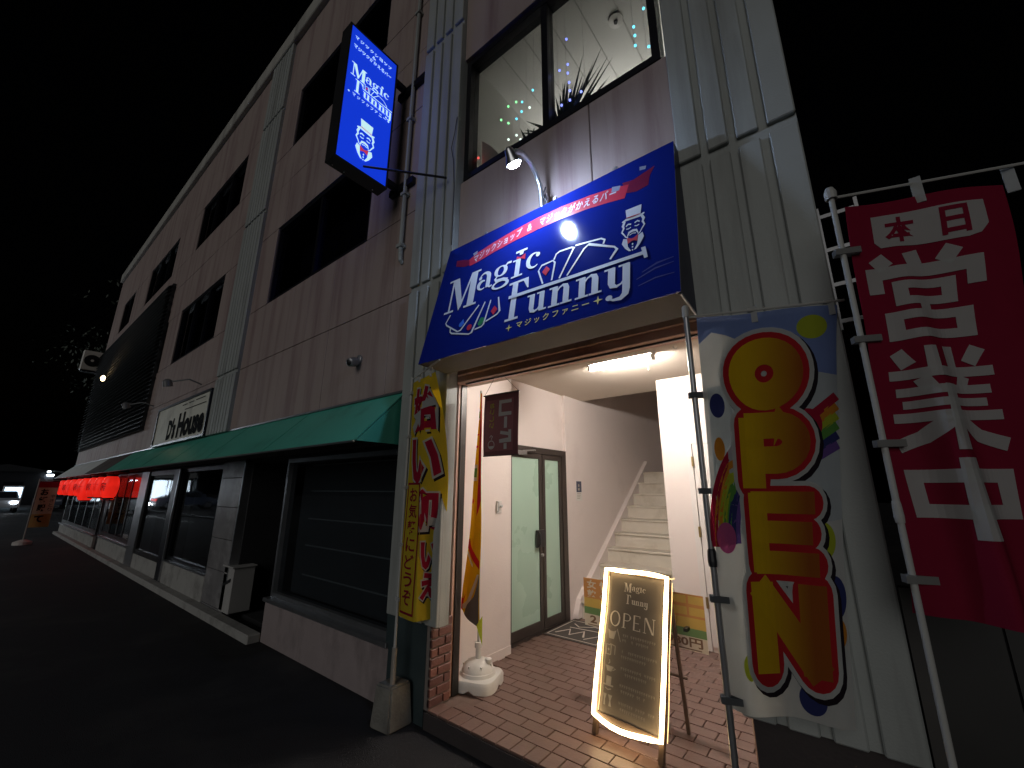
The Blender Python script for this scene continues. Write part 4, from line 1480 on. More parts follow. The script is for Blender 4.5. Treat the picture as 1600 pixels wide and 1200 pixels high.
def build_open_flag():
    px, py = -0.485, -0.318
    zt, H, W = 2.365, 1.57, 0.57
    t = thing('banner_flag', 'white and sky-blue banner with huge yellow OPEN letters hanging beside the entrance', 'flag', (px, py, 0))
    disp = lambda u, v: (0.010 + 0.014 * (1 - v / H)) * math.sin(u * 15 + v * 1.2) + 0.010 * math.sin(v * 5 + u * 4) * (1 - v / H) + 0.035 * max(0, (0.10 - u)) / 0.10 * math.sin((H - v) * 3.2) * (1 - v / H)
    lat = lambda u, v: u * (1 - 0.30 * max(0.0, 1 - v / H) ** 0.8) - 0.045 * (1 - v / H)
    f, d, n = flag_map((px + 0.040, py + 0.016, zt - H), 22, disp, lat)
    pole(t, px, py, 0.0, 2.42, 0.0125, 'pole_steel')
    MB().lathe([(0.017, 0), (0.019, 0.02), (0.017, 0.06), (0.012, 0.07)], 12, (px, py, 1.30)).build('pole_joint', 'black_plastic', t)
    MB().lathe([(0.016, 0), (0.016, 0.05), (0.008, 0.06)], 12, (px, py, 2.40)).build('pole_cap', 'pole_white', t)
    MB().tube([(px, py, 2.40), tuple(Vector((px, py, 2.405)) + d * 0.64)], 0.006, 6).build('crossbar', 'pole_white', t)
    cl = sheet('cloth', f, W, H, 24, 48, 'cloth_white', t)

    def pr(nm, sh, m_, off, fade=None):
        print2d(nm, sh, f, m_, cl, off, 0.03, fade, 0.00003)
    pr('sky_print', [poly([(0.0, 1.46), (0.06, 1.515), (0.12, 1.50), (0.18, 1.47), (0.3, 1.47), (0.42, 1.36), (0.47, 1.30), (0.57, 1.28), (0.57, 1.595), (0.0, 1.595)])], 'cloth_sky', 0.0008)
    pr('sky_print', [poly([(0.02, 0.62), (0.57, 0.70), (0.57, 1.279), (0.46, 1.299), (0.30, 1.30), (0.02, 1.25)])], 'cloth_pale', 0.0008)
    pr('balloon', [circle(0.47, 1.50, 0.062, 0.055), circle(0.48, 0.62, 0.055, 0.07), circle(0.115, 0.16, 0.028, 0.045)], 'cloth_lime', 0.0014)
    pr('balloon', [circle(0.06, 1.17, 0.035, 0.055), circle(0.52, 0.42, 0.05, 0.075), circle(0.40, 0.07, 0.055, 0.05)], 'cloth_navy', 0.0014)
    pr('balloon', [circle(0.055, 0.98, 0.025, 0.05), circle(0.525, 0.30, 0.035, 0.05)], 'cloth_orange', 0.0015)
    pr('balloon', [circle(0.055, 0.62, 0.045, 0.06), circle(0.47, 0.13, 0.045, 0.06)], 'cloth_pink', 0.0016)
    pr('balloon', [circle(0.215, 0.15, 0.045, 0.05), circle(0.44, 1.07, 0.06, 0.07)], 'cloth_crimson', 0.0016)
    cols = ['cloth_crimson', 'cloth_orange', 'cloth_lime', 'cloth_green', 'cloth_navy', 'cloth_violet']
    for i, c in enumerate(cols):
        r = 0.42 - i * 0.034
        pr('rainbow_band', [ribbon(arc(0.26, 0.62, r * 0.62, r, 100, 185, 16), 0.036)], c, 0.0010)
        pr('rainbow_band', [ribbon([(0.40, 1.075 - i * 0.034), (0.48, 1.125 - i * 0.036), (0.565, 1.19 - i * 0.04)], 0.038)], c, 0.0011)
    boxes = {'O': (0.115, 1.135, 0.435, 1.475), 'P': (0.135, 0.80, 0.455, 1.13), 'E': (0.14, 0.475, 0.475, 0.815), 'N': (0.13, 0.125, 0.50, 0.475)}
    # stroked bubble letters drawn from their own centre lines
    sk = {'O': [arc(0.5, 0.5, 0.30, 0.30, 0, 360, 32)],
          'P': [[(0.22, 0.14), (0.22, 0.86)], [(0.22, 0.84), (0.55, 0.84)] + arc(0.55, 0.62, 0.25, 0.22, 90, -90, 12) + [(0.22, 0.40)]],
          'E': [[(0.22, 0.14), (0.22, 0.86)], [(0.22, 0.84), (0.84, 0.84)], [(0.22, 0.5), (0.80, 0.5)], [(0.22, 0.16), (0.86, 0.16)]],
          'N': [[(0.2, 0.14), (0.2, 0.86)], [(0.8, 0.14), (0.8, 0.86)], [(0.2, 0.86), (0.8, 0.14)]]}
    wid = {'O': 0.36, 'P': 0.34, 'E': 0.255, 'N': 0.30}
    sh_, wh_, rd_, fl_ = [], [], [], []
    for ch, (x0, y0, x1, y1) in boxes.items():
        for grow, dest, dx, dy in ((0.36, sh_, 0.014, -0.014), (0.34, wh_, 0, 0), (0.19, rd_, 0, 0), (0.0, fl_, 0, 0)):
            w = wid[ch] + grow * (0.85 if ch == 'O' else 0.72)
            out = []
            for p in sk[ch]:
                closed = ch == 'O'
                pts = p[:-1] if closed else list(p)
                if not closed:
                    ext = 0.0 if grow > 0 else 0.09
                    a, b = Vector(pts[0]), Vector(pts[1])
                    pts[0] = tuple(a + (a - b).normalized() * ext)
                    a, b = Vector(pts[-1]), Vector(pts[-2])
                    pts[-1] = tuple(a + (a - b).normalized() * ext)
                out.append(ribbon(pts, w, closed))
                if not closed and grow > 0:
                    asp = (x1 - x0) / (y1 - y0)
                    out += [circle(q[0], q[1], w * 0.5, n=18) for q in (p[0], p[-1])]
            dest += xf(out, x1 - x0, y1 - y0, x0 + dx, y0 + dy)
    fd = lambda u, v: (u - 0.20) / 0.22
    pr('letter_shadow', sh_, 'cloth_dark', 0.0020)
    pr('letter_outline', wh_, 'cloth_white', 0.0038)
    pr('letter_outline', rd_, 'cloth_letter_red', 0.0056)
    pr('lettering', fl_, 'cloth_gold', 0.0074, fd)
    tabs(t, px, py, (2.02, 1.60, 1.18, 0.83), d, 0.055, 'cloth_grey', 0.0125)
    for u in (0.24, 0.54):
        p = f(u, H, 0)
        MB().box(p.x - 0.018, p.x + 0.018, p.y - 0.003, p.y + 0.003, zt - 0.02, 2.42).build('loop_tab', 'cloth_white', t)


build_open_flag()


def build_red_flag():
    px, py = 0.110, -0.345
    zt, H, W = 2.695, 1.47, 0.50
    t = thing('banner_flag', 'tall red banner with big white kanji on a pole at the building corner', 'flag', (px, py, 0))

    def disp(u, v):
        k = 1 - v / H
        fold = 0.11 * k * math.exp(-((u - 0.13 - 0.10 * k) / 0.055) ** 2)
        return fold + 0.012 * math.sin(u * 14 + v * 2) + 0.03 * k * math.sin(u * 7 - 1.0) + 0.014 * k * math.sin(u * 23 + v * 4.5) + 0.008 * math.sin(v * 9 + u * 6)
    lat = lambda u, v: u * (1 - 0.20 * (1 - v / H)) - 0.062 * (1 - v / H) + 0.012 * math.sin((H - v) * 5.5 + u * 4) * (1 - v / H)
    f, d, n = flag_map((px + 0.045, py + 0.018, zt - H), 22, disp, lat)
    pole(t, px, py, 0.0, 2.76, 0.0100, 'pole_white', (0.012, 0))
    MB().lathe([(0.0125, 0), (0.014, 0.02), (0.0125, 0.06), (0.011, 0.07)], 12, (px + 0.006, py, 1.50)).build('pole_joint', 'pole_white', t)
    MB().lathe([(0.02, 0), (0.022, 0.03), (0.014, 0.05)], 12, (px + 0.012, py, 2.74)).build('pole_cap', 'pole_white', t)
    MB().tube([(px + 0.012, py, 2.745), tuple(Vector((px, py, 2.765)) + d * 0.66)], 0.006, 6).build('crossbar', 'pole_white', t)
    cl = sheet('cloth', f, W, H, 40, 60, 'cloth_red', t)

    def pr(nm, sh, m_, off):
        print2d(nm, [([(p[0] * 0.89, p[1]) for p in v], fa) for v, fa in sh], f, m_, cl, off, 0.016, None, 0.00003)
    pr('label_box', [poly([(0.09, 1.41), (0.47, 1.41), (0.47, 1.31), (0.44, 1.275), (0.40, 1.265), (0.11, 1.275), (0.09, 1.30)])], 'cloth_white', 0.0025)
    pr('box_lettering', [fit(text('本', 0.03), 0.13, 1.29, 0.24, 1.395)], 'cloth_red', 0.0045)
    pr('box_lettering', [fit(text('日', 0.03), 0.32, 1.285, 0.41, 1.40)], 'cloth_red', 0.0045)
    # heavy block kanji from strokes
    b = 0.062
    ei = [ribbon([(0.12, 1.235), (0.155, 1.18)], b), ribbon([(0.25, 1.245), (0.265, 1.18)], b), ribbon([(0.41, 1.24), (0.37, 1.18)], b),
          rect(0.075, 1.125, 0.50, 1.185), rect(0.075, 1.06, 0.135, 1.126), rect(0.44, 1.06, 0.50, 1.126),
          rect(0.165, 1.068, 0.405, 1.108), rect(0.165, 0.992, 0.405, 1.030), rect(0.165, 1.029, 0.215, 1.069), rect(0.355, 1.029, 0.405, 1.069), rect(0.25, 0.965, 0.30, 0.993),
          rect(0.12, 0.925, 0.45, 0.966), rect(0.12, 0.835, 0.45, 0.876), rect(0.12, 0.875, 0.18, 0.926), rect(0.39, 0.875, 0.45, 0.926)]
    gy = [rect(0.22, 0.70, 0.265, 0.795), rect(0.305, 0.70, 0.35, 0.795), ribbon([(0.135, 0.785), (0.17, 0.72)], 0.052), ribbon([(0.44, 0.785), (0.40, 0.72)], 0.052),
          rect(0.10, 0.665, 0.475, 0.705), ribbon([(0.20, 0.665), (0.22, 0.62)], 0.045), ribbon([(0.37, 0.665), (0.35, 0.62)], 0.045),
          rect(0.12, 0.595, 0.455, 0.630), rect(0.14, 0.545, 0.435, 0.577), rect(0.10, 0.490, 0.475, 0.528), rect(0.26, 0.375, 0.315, 0.632),
          ribbon([(0.26, 0.495), (0.19, 0.43), (0.10, 0.395)], 0.052), ribbon([(0.31, 0.495), (0.38, 0.43), (0.475, 0.395)], 0.052)]
    nk = [rect(0.10, 0.255, 0.475, 0.305), rect(0.10, 0.125, 0.475, 0.175), rect(0.10, 0.174, 0.165, 0.256), rect(0.41, 0.174, 0.475, 0.256), rect(0.255, 0.055, 0.325, 0.345)]
    for s in (ei, gy, nk):
        s = [([((p[0] - 0.075) * 0.93 + 0.04, 1.245 - (1.245 - p[1]) * 0.85) for p in v], fa) for v, fa in s]
        pr('lettering', s, 'cloth_white', 0.003)
    tabs(t, px + 0.006, py, (2.50, 2.14, 1.76, 1.33), d, 0.06, 'cloth_tab', 0.0115)
    for u in (0.24, 0.53):
        p = f(u, H, 0)
        MB().box(p.x - 0.016, p.x + 0.016, p.y - 0.003, p.y + 0.003, zt - 0.03, 2.775).build('loop_tab', 'cloth_white', t)


build_red_flag()


def build_yellow_flag():
    px, py = -2.745, -0.15
    zt, H, W = 2.47, 1.76, 0.52
    blk = MB()
    base = [(-2.87, -0.235), (-2.675, -0.215), (-2.675, -0.005), (-2.87, -0.025)]
    v = [(x, y, 0) for x, y in base] + [(-2.775 + (x + 2.775) * 0.82, -0.12 + (y + 0.12) * 0.82, 0.27) for x, y in base]
    blk.add(v, [(0, 1, 2, 3), (7, 6, 5, 4), (0, 4, 5, 1), (1, 5, 6, 2), (2, 6, 7, 3), (3, 7, 4, 0)])
    me = blk.mesh('flag_weight')
    bm = bmesh.new()
    bm.from_mesh(me)
    bmesh.ops.bevel(bm, geom=bm.edges[:], offset=0.012, segments=2, affect='EDGES')
    bm.to_mesh(me)
    bm.free()
    tag(link('flag_weight', me, 'weight_concrete'), 'rough tapered concrete block holding the yellow flag pole on the pavement', 'weight block')
    t = thing('banner_flag', 'yellow banner with red brush characters and a red-framed column of writing', 'flag', (px, py, 0.27))
    pole(t, px, py, 0.45, 2.52, 0.011, 'pole_white', (0.0, 0))
    MB().tube([(px, py, 0.255), (px, py, 0.50)], 0.019, 10).build('pole_sleeve', 'pole_sleeve', t, True)

    def f(u, v, off):
        k = 1 - v / H
        u = u * 0.80
        th0 = R(-15 + 10 * k)
        bend = 0.21
        a = min(u, bend)
        p = Vector((px + 0.02, py, zt - H + v)) + Vector((math.cos(th0), math.sin(th0), 0)) * a
        n = Vector((math.sin(th0), -math.cos(th0), 0))
        if u > bend:
            th1 = R(-18 + 92 * min(1, k * 1.5))
            p += Vector((math.cos(th1), math.sin(th1), 0)) * (u - bend)
            n = Vector((math.sin(th1), -math.cos(th1), 0))
        p += n * (0.010 * math.sin(v * 4 + u * 9) * (0.3 + k))
        return p + n * off
    MB().tube([(px, py, 2.50), (px + 0.25, py - 0.085, 2.51), (px + 0.55, py - 0.19, 2.52)], 0.006, 6).build('crossbar', 'pole_white', t)
    cl = sheet('cloth', f, W, H, 40, 44, 'cloth_yellow', t)

    def pr(nm, sh, m_, off):
        o = print2d(nm, sh, f, m_, cl, off, 0.045)
    S, Wt, Rd = [], [], []
    for ch, y0, y1 in (('始', 1.33, 1.69), ('い', 0.93, 1.28), ('迎', 0.55, 0.90)):
        g = text(ch, 0.05)
        for off_, dest, dx, dy in ((0.085, S, 0.016, -0.018), (0.085, Wt, 0, 0), (0.045, Rd, 0, 0)):
            q = text(ch, off_, 2)
            dest.append(([(p[0] + dx, p[1] + dy) for p in fit(q, 0.06, y0, 0.46, y1, text(ch, 0.05, 2))[0]], q[1]))
    for ch, y0, y1 in (('い', 0.33, 0.52), ('え', 0.13, 0.31)):
        for off_, dest, dx, dy in ((0.095, S, 0.012, -0.014), (0.095, Wt, 0, 0), (0.05, Rd, 0, 0)):
            q = text(ch, off_, 2)
            dest.append(([(p[0] + dx, p[1] + dy) for p in fit(q, 0.29, y0, 0.47, y1, text(ch, 0.05, 2))[0]], q[1]))
    pr('letter_shadow', S, 'cloth_dark', 0.0010)
    pr('letter_outline', Wt, 'cloth_white', 0.0022)
    pr('lettering', Rd, 'cloth_crimson', 0.0034)
    fx = [rect(0.035, 0.06, 0.048, 1.045 - 0.5), rect(0.232, 0.06, 0.245, 0.545), rect(0.035, 0.045, 0.245, 0.062), rect(0.035, 0.538, 0.245, 0.553)]
    # the framed column is long: it fills the lower half
    fx = [rect(0.03, 0.045, 0.043, 0.93), rect(0.237, 0.045, 0.25, 0.93), rect(0.03, 0.03, 0.25, 0.046), rect(0.03, 0.929, 0.25, 0.945)]
    pr('frame_panel', [rect(0.043, 0.046, 0.237, 0.929)], 'cloth_yellow', 0.0052)
    pr('frame_line', fx, 'cloth_maroon_text', 0.0060)
    pr('column_lettering', vert_text('お気軽にどうぞ', 0.14, 0.905, 0.10, 0.135, 0.119, 0.02), 'cloth_maroon_text', 0.0064)
    tabs(t, px, py, (2.38, 2.02, 1.62, 1.2, 0.82), Vector((1, -0.3, 0)).normalized(), 0.03, 'cloth_white', 0.012)
    for u in (0.16, 0.42):
        p = f(u, H, 0)
        MB().box(p.x - 0.013, p.x + 0.013, p.y - 0.002, p.y + 0.002, zt - 0.02, 2.525).build('loop_tab', 'cloth_white', t)


build_yellow_flag()


def build_furled_flag():
    px, py = -2.525, 0.50
    zb = 0.12
    b = thing('banner_stand', 'white plastic water-filled flag base on the tiles inside the doorway', 'flag base', (px, py, zb))
    n = 28
    prof = [(1.0, 0.0), (1.0, 0.055), (0.94, 0.075), (0.80, 0.082)]
    v = []
    for k, z in prof:
        for i in range(n):
            a = 2 * math.pi * i / n
            c, s_ = math.cos(a), math.sin(a)
            q = (abs(c) ** 5 + abs(s_) ** 5) ** (-1 / 5)
            lift = 0.022 if (z == 0 and abs(math.sin(2 * a)) < 0.35) else 0
            x, y = q * c * 0.178 * k, q * s_ * 0.178 * k
            ca, sa = math.cos(R(20)), math.sin(R(20))
            v.append((px + x * ca - y * sa, py + x * sa + y * ca, zb + 0.002 + z + lift))
    f = [(j * n + i, j * n + (i + 1) % n, (j + 1) * n + (i + 1) % n, (j + 1) * n + i) for j in range(3) for i in range(n)]
    f += [tuple(range(n - 1, -1, -1)), tuple(3 * n + i for i in range(n))]
    MB().add(v, f).build('tank', 'white_plastic', b, True)
    MB().lathe([(0.145, 0.08), (0.135, 0.105), (0.128, 0.108), (0.115, 0.145), (0.075, 0.175), (0.035, 0.185)], 28, (px, py, zb)).build('dome', 'white_plastic', b, True)
    MB().lathe([(0.022, 0.18), (0.022, 0.26), (0.030, 0.262), (0.030, 0.30), (0.024, 0.302)], 16, (px, py, zb)).build('socket', 'white_plastic', b, True)
    MB().lathe([(0.026, 0), (0.026, 0.03), (0.018, 0.036)], 12, (px + 0.085, py + 0.03, zb + 0.16)).build('filler_cap', 'white_plastic', b, True)
    for i in range(7):
        a = i * 2 * math.pi / 7 + 0.3
        MB().box(-0.006, 0.006, -0.004, 0.004, -0.012, 0.012).build('rib', 'white_plastic', b).location = Vector((px + 0.112 * math.cos(a), py + 0.112 * math.sin(a), zb + 0.145)) - Vector((px, py, zb)) + Vector((px, py, zb))
    t = thing('banner_flag', 'yellow and red banner hanging furled on its pole inside the doorway', 'flag', (px, py, 0.42))
    H = 1.95
    zt = 2.47
    pole(t, px, py, 0.42, 2.50, 0.0095, 'pole_white', (-0.03, 0))

    def f(u, v, off):
        k = 1 - v / H
        w = 0.020 + 0.23 * max(0.0, k) ** 1.15
        x = px - 0.03 * (v / H) + 0.025 - w * u * 0.86
        y = py - 0.016 - 0.030 * k * (0.5 - 0.5 * math.cos(u * 6.0)) - 0.012 * math.sin(v * 6) * k
        cut = -0.10 * u * (1 - min(1, v / 0.5)) if False else 0
        z = zt - H + v + 0.12 * u * max(0, 1 - v / 0.45) + cut
        return Vector((x, y, z)) + Vector((0, -1, 0)) * off
    # u runs away from the pole, so flip it to keep faces to the street
    g = lambda u, v, off: f(1 - u, v, off)
    cl = sheet('cloth', g, 1.0, H, 18, 40, 'cloth_gold', t)
    at = cl.data.attributes.new('fade', 'FLOAT', 'POINT')
    at.data.foreach_set('value', [0.25] * len(cl.data.vertices))

    def pr(nm, sh, m_, off):
        o = print2d(nm, sh, g, m_, cl, off, 0.08)
    pr('red_print', [poly([(0.62, 0.86), (0.75, 0.90), (1.0, 1.0), (1.0, 1.95), (0.55, 1.95), (0.62, 1.5), (0.72, 1.2)])], 'cloth_crimson', 0.0012)
    pr('red_print', [poly([(0.0, 0.60), (0.30, 0.56), (0.62, 0.50), (0.95, 0.44), (0.95, 0.50), (0.62, 0.57), (0.30, 0.63), (0.12, 0.68), (0.0, 0.67)]), poly([(0.05, 0.98), (0.2, 0.96), (0.3, 0.985), (0.12, 1.02)]), rect(0.0, 1.45, 0.55, 1.47), rect(0.0, 1.56, 0.5, 1.575), poly([(0.0, 0.0), (0.10, 0.0), (0.16, 0.10), (0.30, 0.20), (0.10, 0.12), (0.0, 0.12)])], 'cloth_letter_red', 0.0016)
    pr('white_print', [rect(0.0, 1.16, 0.62, 1.30), poly([(0.0, 0.555), (0.3, 0.515), (0.6, 0.455), (0.6, 0.48), (0.3, 0.54), (0.0, 0.58)]), rect(0, 1.70, 0.5, 1.80), poly([(0.08, 0.06), (0.45, 0.16), (0.85, 0.40), (0.95, 0.40), (0.5, 0.10), (0.1, 0.02)])], 'cloth_white', 0.0020)
    pr('green_print', [rect(0.05, 1.19, 0.55, 1.27), rect(0.05, 1.72, 0.45, 1.78)], 'cloth_green', 0.0030)
    pr('grey_print', [poly([(0.25, 0.0), (0.95, 0.0), (1.0, 0.42), (0.75, 0.22), (0.45, 0.12)])], 'cloth_grey', 0.0030)
    tip = MB()
    tip.add([(px + 0.0, py - 0.03, 0.545), (px + 0.055, py - 0.02, 0.62), (px + 0.058, py - 0.02, 0.41), (px + 0.0, py - 0.027, 0.546)], [(0, 1, 2), (0, 2, 3)])
    tip.build('hanging_corner', 'cloth_lime', t)


build_furled_flag()


def build_coffee_banner():
    x0, x1, z0, z1, y = -2.27, -1.915, 1.865, 2.36, 0.235
    t = thing('hanging_banner', 'small dark brown banner hanging by a cord from the entrance header, its writing showing reversed', 'banner', ((x0 + x1) / 2, y, 2.5))
    f = lambda u, v, off: Vector((x0 + u, y - 0.006 * math.sin(v * 8 + u * 3) - off, z0 + v))
    W, H = x1 - x0, z1 - z0
    cl = sheet('cloth', f, W, H, 12, 16, 'cloth_brown', t)
    MB().tube([(x0 - 0.008, y, z1), (x1 + 0.008, y, z1 - 0.003)], 0.006, 8).build('top_rod', 'black_plastic', t)
    MB().tube([(x0, y, z0), (x1, y, z0)], 0.005, 8).build('bottom_rod', 'black_plastic', t)
    MB().tube([(x0, y, z1), ((x0 + x1) / 2, 0.20, 2.545), (x1, y, z1)], 0.0018, 5).build('cord', 'board_wood', t)
    MB().tube([((x0 + x1) / 2, 0.158, 2.56), ((x0 + x1) / 2, 0.135, 2.55), ((x0 + x1) / 2, 0.15, 2.53), ((x0 + x1) / 2, 0.20, 2.54)], 0.004, 6).build('hook', 'brass', t)

    def pr(nm, sh, m_, off):
        o = print2d(nm, sh, f, m_, cl, off, 0.06)
    pr('panel_print', [rect(0.02, 0.035, W - 0.05, H - 0.045)], 'cloth_brown_light', 0.0008)
    mir = lambda shapes, c: [([(2 * c - p[0], p[1]) for p in v], fa) for v, fa in shapes]
    big = [ribbon([(0.17, 0.425), (0.285, 0.425), (0.285, 0.325), (0.17, 0.325)], 0.028), ribbon([(0.225, 0.30), (0.225, 0.21)], 0.030),
           ribbon([(0.18, 0.195), (0.18, 0.115), (0.285, 0.11)], 0.028), ribbon([(0.18, 0.160), (0.275, 0.178)], 0.026), ribbon([(0.225, 0.09), (0.225, 0.045)], 0.030)]
    pr('lettering', mir(big, 0.2275), 'cloth_white', 0.0016)
    pr('kana_character', mir(vert_text('おいしい', 0.085, 0.425, 0.042, 0.045, 0.055, 0.01), 0.085), 'cloth_lime', 0.0016)
    pr('cup_print', [ribbon(arc(0.085, 0.085, 0.032, 0.032, 0, 345, 18), 0.006, True), poly([(0.058, 0.075), (0.112, 0.075), (0.10, 0.058), (0.07, 0.058)]), ribbon([(0.07, 0.145), (0.085, 0.16), (0.10, 0.15), (0.09, 0.135), (0.09, 0.125)], 0.006)], 'cloth_white', 0.0016)


build_coffee_banner()


# ------------------------------------------------------------------ lit A-board
def build_aboard():
    BL, BR = Vector((-1.50, 0.485, 0.21)), Vector((-1.05, 0.43, 0.21))
    TL, TR = Vector((-1.478, 0.725, 1.066)), Vector((-0.985, 0.665, 1.046))
    t = thing('chalkboard_sign', 'dark standing menu board outlined by a glowing warm light strip', 'sign board', (-1.25, 0.6, 0.12))
    S = (BR - BL).normalized()
    T = (TL - BL).normalized()
    N = S.cross(T).normalized()
    T = N.cross(S).normalized()
    W, H = 0.47, 0.885
    mp = plane_map(BL, S, T)
    c8 = lambda x0, x1, y0, y1, z0, z1: [mp(x, y, z) for x in (x0, x1) for y in (y0, y1) for z in (z0, z1)]
    F8 = [(0, 1, 3, 2), (4, 6, 7, 5), (0, 4, 5, 1), (2, 3, 7, 6), (0, 2, 6, 4), (1, 5, 7, 3)]
    bd = MB().add(c8(0.02, W - 0.02, 0.02, H - 0.02, -0.012, 0), F8).build('board', 'chalkboard', t)
    for x0, x1, y0, y1 in ((0, 0.03, -0.09, H), (W - 0.03, W, -0.09, H), (0.03, W - 0.03, H - 0.03, H), (0.03, W - 0.03, 0, 0.03)):
        MB().add(c8(x0, x1, y0, y1, -0.022, 0.006), F8).build('frame_rail', 'board_wood', t)
    # light strip
    pts = []
    cs = [(0.008, 0.012), (0.008, H - 0.01), (W - 0.008, H - 0.01), (W - 0.008, 0.01)]
    for i in range(9):
        pts.append(mp(0.008 - 0.004 * math.sin(i * 0.9), 0.012 + (H - 0.03) * i / 8, 0.020))
    for i in range(1, 8):
        pts.append(mp(0.008 + (W - 0.016) * i / 7, H - 0.012 - 0.004 * math.sin(i), 0.020))
    for i in range(1, 9):
        pts.append(mp(W - 0.008, H - 0.012 - (H - 0.03) * i / 8, 0.020 + 0.003 * math.sin(i)))
    for i in range(1, 8):
        s = i / 7
        pts.append(mp(W - 0.008 - (W - 0.016) * s, 0.016 - 0.035 * math.sin(math.pi * s) * (0.4 + s), 0.022))
    MB().tube(pts, 0.0135, 8, closed=False).build('light_strip', 'led_warm', t, True)
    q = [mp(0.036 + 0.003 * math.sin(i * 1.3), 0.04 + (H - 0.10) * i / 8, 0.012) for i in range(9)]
    MB().tube(q, 0.0022, 6).build('strip_glow_line', 'thin_glow', t, True)  # thin line beside the strip, its glow put into the material
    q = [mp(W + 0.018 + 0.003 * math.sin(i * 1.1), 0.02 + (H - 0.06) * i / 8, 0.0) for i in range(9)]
    MB().tube(q, 0.0022, 6).build('strip_glow_line', 'thin_glow', t, True)
    MB().tube([mp(W - 0.01, H - 0.01, 0.02), mp(W + 0.02, H - 0.02, 0.02), mp(W + 0.045, H - 0.012, 0.025)], 0.004, 6).build('strip_tail', 'thin_glow', t, True)
    # rear frame
    for x in (0.02, W - 0.02):
        a = mp(x, H - 0.05, -0.03)
        b = Vector((mp(x, 0, 0).x + 0.03, 0.90 if x < 0.2 else 0.83, 0.122))
        MB().tube([tuple(a), tuple(b)], 0.013, 6).build('rear_leg', 'board_wood', t)
    mid = [Vector((-1.42, 0.83, 0.45)), Vector((-0.985, 0.775, 0.45))]
    MB().tube([tuple(mid[0]), tuple(mid[1])], 0.009, 6).build('rear_brace', 'board_wood', t)

    def pr(nm, sh, m_, off=0.001):
        o = print2d(nm, sh, mp, m_, bd, off)
    cx = W / 2
    a = xf(serif('M'), 0.052, 0.055, cx - 0.085, 0.745) + xf(serif('a'), 0.026, 0.028, cx - 0.025, 0.755) + xf(serif('g'), 0.028, 0.028, cx + 0.005, 0.755) + xf(serif('i'), 0.024, 0.03, cx + 0.034, 0.755) + xf(serif('c'), 0.025, 0.026, cx + 0.054, 0.755)
    a += xf(serif('F'), 0.036, 0.056, cx - 0.06, 0.672) + xf(serif('u'), 0.028, 0.026, cx - 0.022, 0.674) + xf(serif('n'), 0.028, 0.026, cx + 0.008, 0.674) + xf(serif('n'), 0.028, 0.026, cx + 0.040, 0.674) + xf(serif('y'), 0.028, 0.026, cx + 0.071, 0.674)
    pr('lettering', a, 'chalk')
    # OPEN in thin roman capitals
    o = [ribbon(arc(0.04, 0.5, 0.38, 0.5, 0, 345, 24), [0.05 + 0.07 * abs(math.cos(math.pi * i / 12)) for i in range(25)], True)]
    P = [rect(0.0, 0, 0.12, 1), rect(-0.1, 0, 0.24, 0.04), ribbon([(0.1, 0.97)] + arc(0.3, 0.74, 0.28, 0.23, 90, -90, 10) + [(0.1, 0.51)], [0.05] * 5 + [0.1, 0.12, 0.1] + [0.05] * 5)]
    E = [rect(0.0, 0, 0.12, 1), rect(0, 0.96, 0.55, 1.0), rect(0, 0.48, 0.45, 0.52), rect(0, 0, 0.6, 0.04), rect(0.53, 0.0, 0.57, 0.18), rect(0.5, 0.85, 0.54, 1.0)]
    Nn = [rect(0.0, 0, 0.05, 1), poly([(0.0, 1), (0.16, 1), (0.74, 0), (0.6, 0)]), rect(0.68, 0.0, 0.73, 1), rect(-0.1, 0, 0.15, 0.04), rect(0.58, 0.96, 0.83, 1)]
    k = 0.088
    op = xf(o, k, k, 0.095, 0.525) + xf(P, k, k, 0.160, 0.525) + xf(E, k, k, 0.235, 0.525) + xf(Nn, k, k, 0.315, 0.525)
    pr('open_lettering', op, 'chalk', 0.002)
    rng = random.Random(3)
    for r in range(5):
        icons, rows = [], []
        y = 0.445 - r * 0.092
        icons += [[poly([(0.05, y + 0.055), (0.065, y), (0.10, y), (0.115, y + 0.055), (0.095, y + 0.045), (0.07, y + 0.045)]), ribbon([(0.12, y + 0.065), (0.15, y - 0.005)], 0.006)],
                  [ribbon([(0.05, y), (0.05, y + 0.055), (0.085, y + 0.055), (0.085, y)], 0.006, True), ribbon([(0.075, y + 0.062), (0.115, y + 0.055), (0.115, y + 0.005)], 0.006), circle(0.067, y + 0.028, 0.009, n=4)],
                  [poly([(0.055, y + 0.03), (0.115, y + 0.03), (0.10, y), (0.07, y)]), ribbon([(0.075, y + 0.04), (0.085, y + 0.05), (0.08, y + 0.065)], 0.006), ribbon([(0.11, y + 0.025), (0.13, y + 0.02), (0.108, y + 0.008)], 0.005)],
                  [rect(0.068, y + 0.02, 0.105, y + 0.065), rect(0.05, y + 0.012, 0.122, y + 0.021), ribbon([(0.065, y), (0.085, y - 0.008), (0.108, y)], 0.006)],
                  [poly([(0.055, y + 0.06), (0.08, y + 0.06), (0.07, y + 0.03), (0.075, y), (0.06, y), (0.062, y + 0.03)]), poly([(0.09, y + 0.06), (0.12, y + 0.06), (0.11, y + 0.03), (0.118, y), (0.098, y), (0.102, y + 0.03)])]][r]
        for l in range(2):
            x = 0.165
            yy = y + 0.032 - l * 0.028
            while x < 0.40 - (0.05 if l else 0):
                w = rng.uniform(0.009, 0.015)
                if rng.random() < 0.88:
                    rows += [ribbon([(x, yy + 0.004), (x + w, yy + 0.004)], 0.0022), ribbon([(x + w * rng.uniform(0.2, 0.8), yy - 0.006), (x + w * 0.5, yy + 0.011)], 0.0022), ribbon([(x, yy + 0.010), (x + w, yy + 0.0105)], 0.0018)]
                x += w + 0.0035
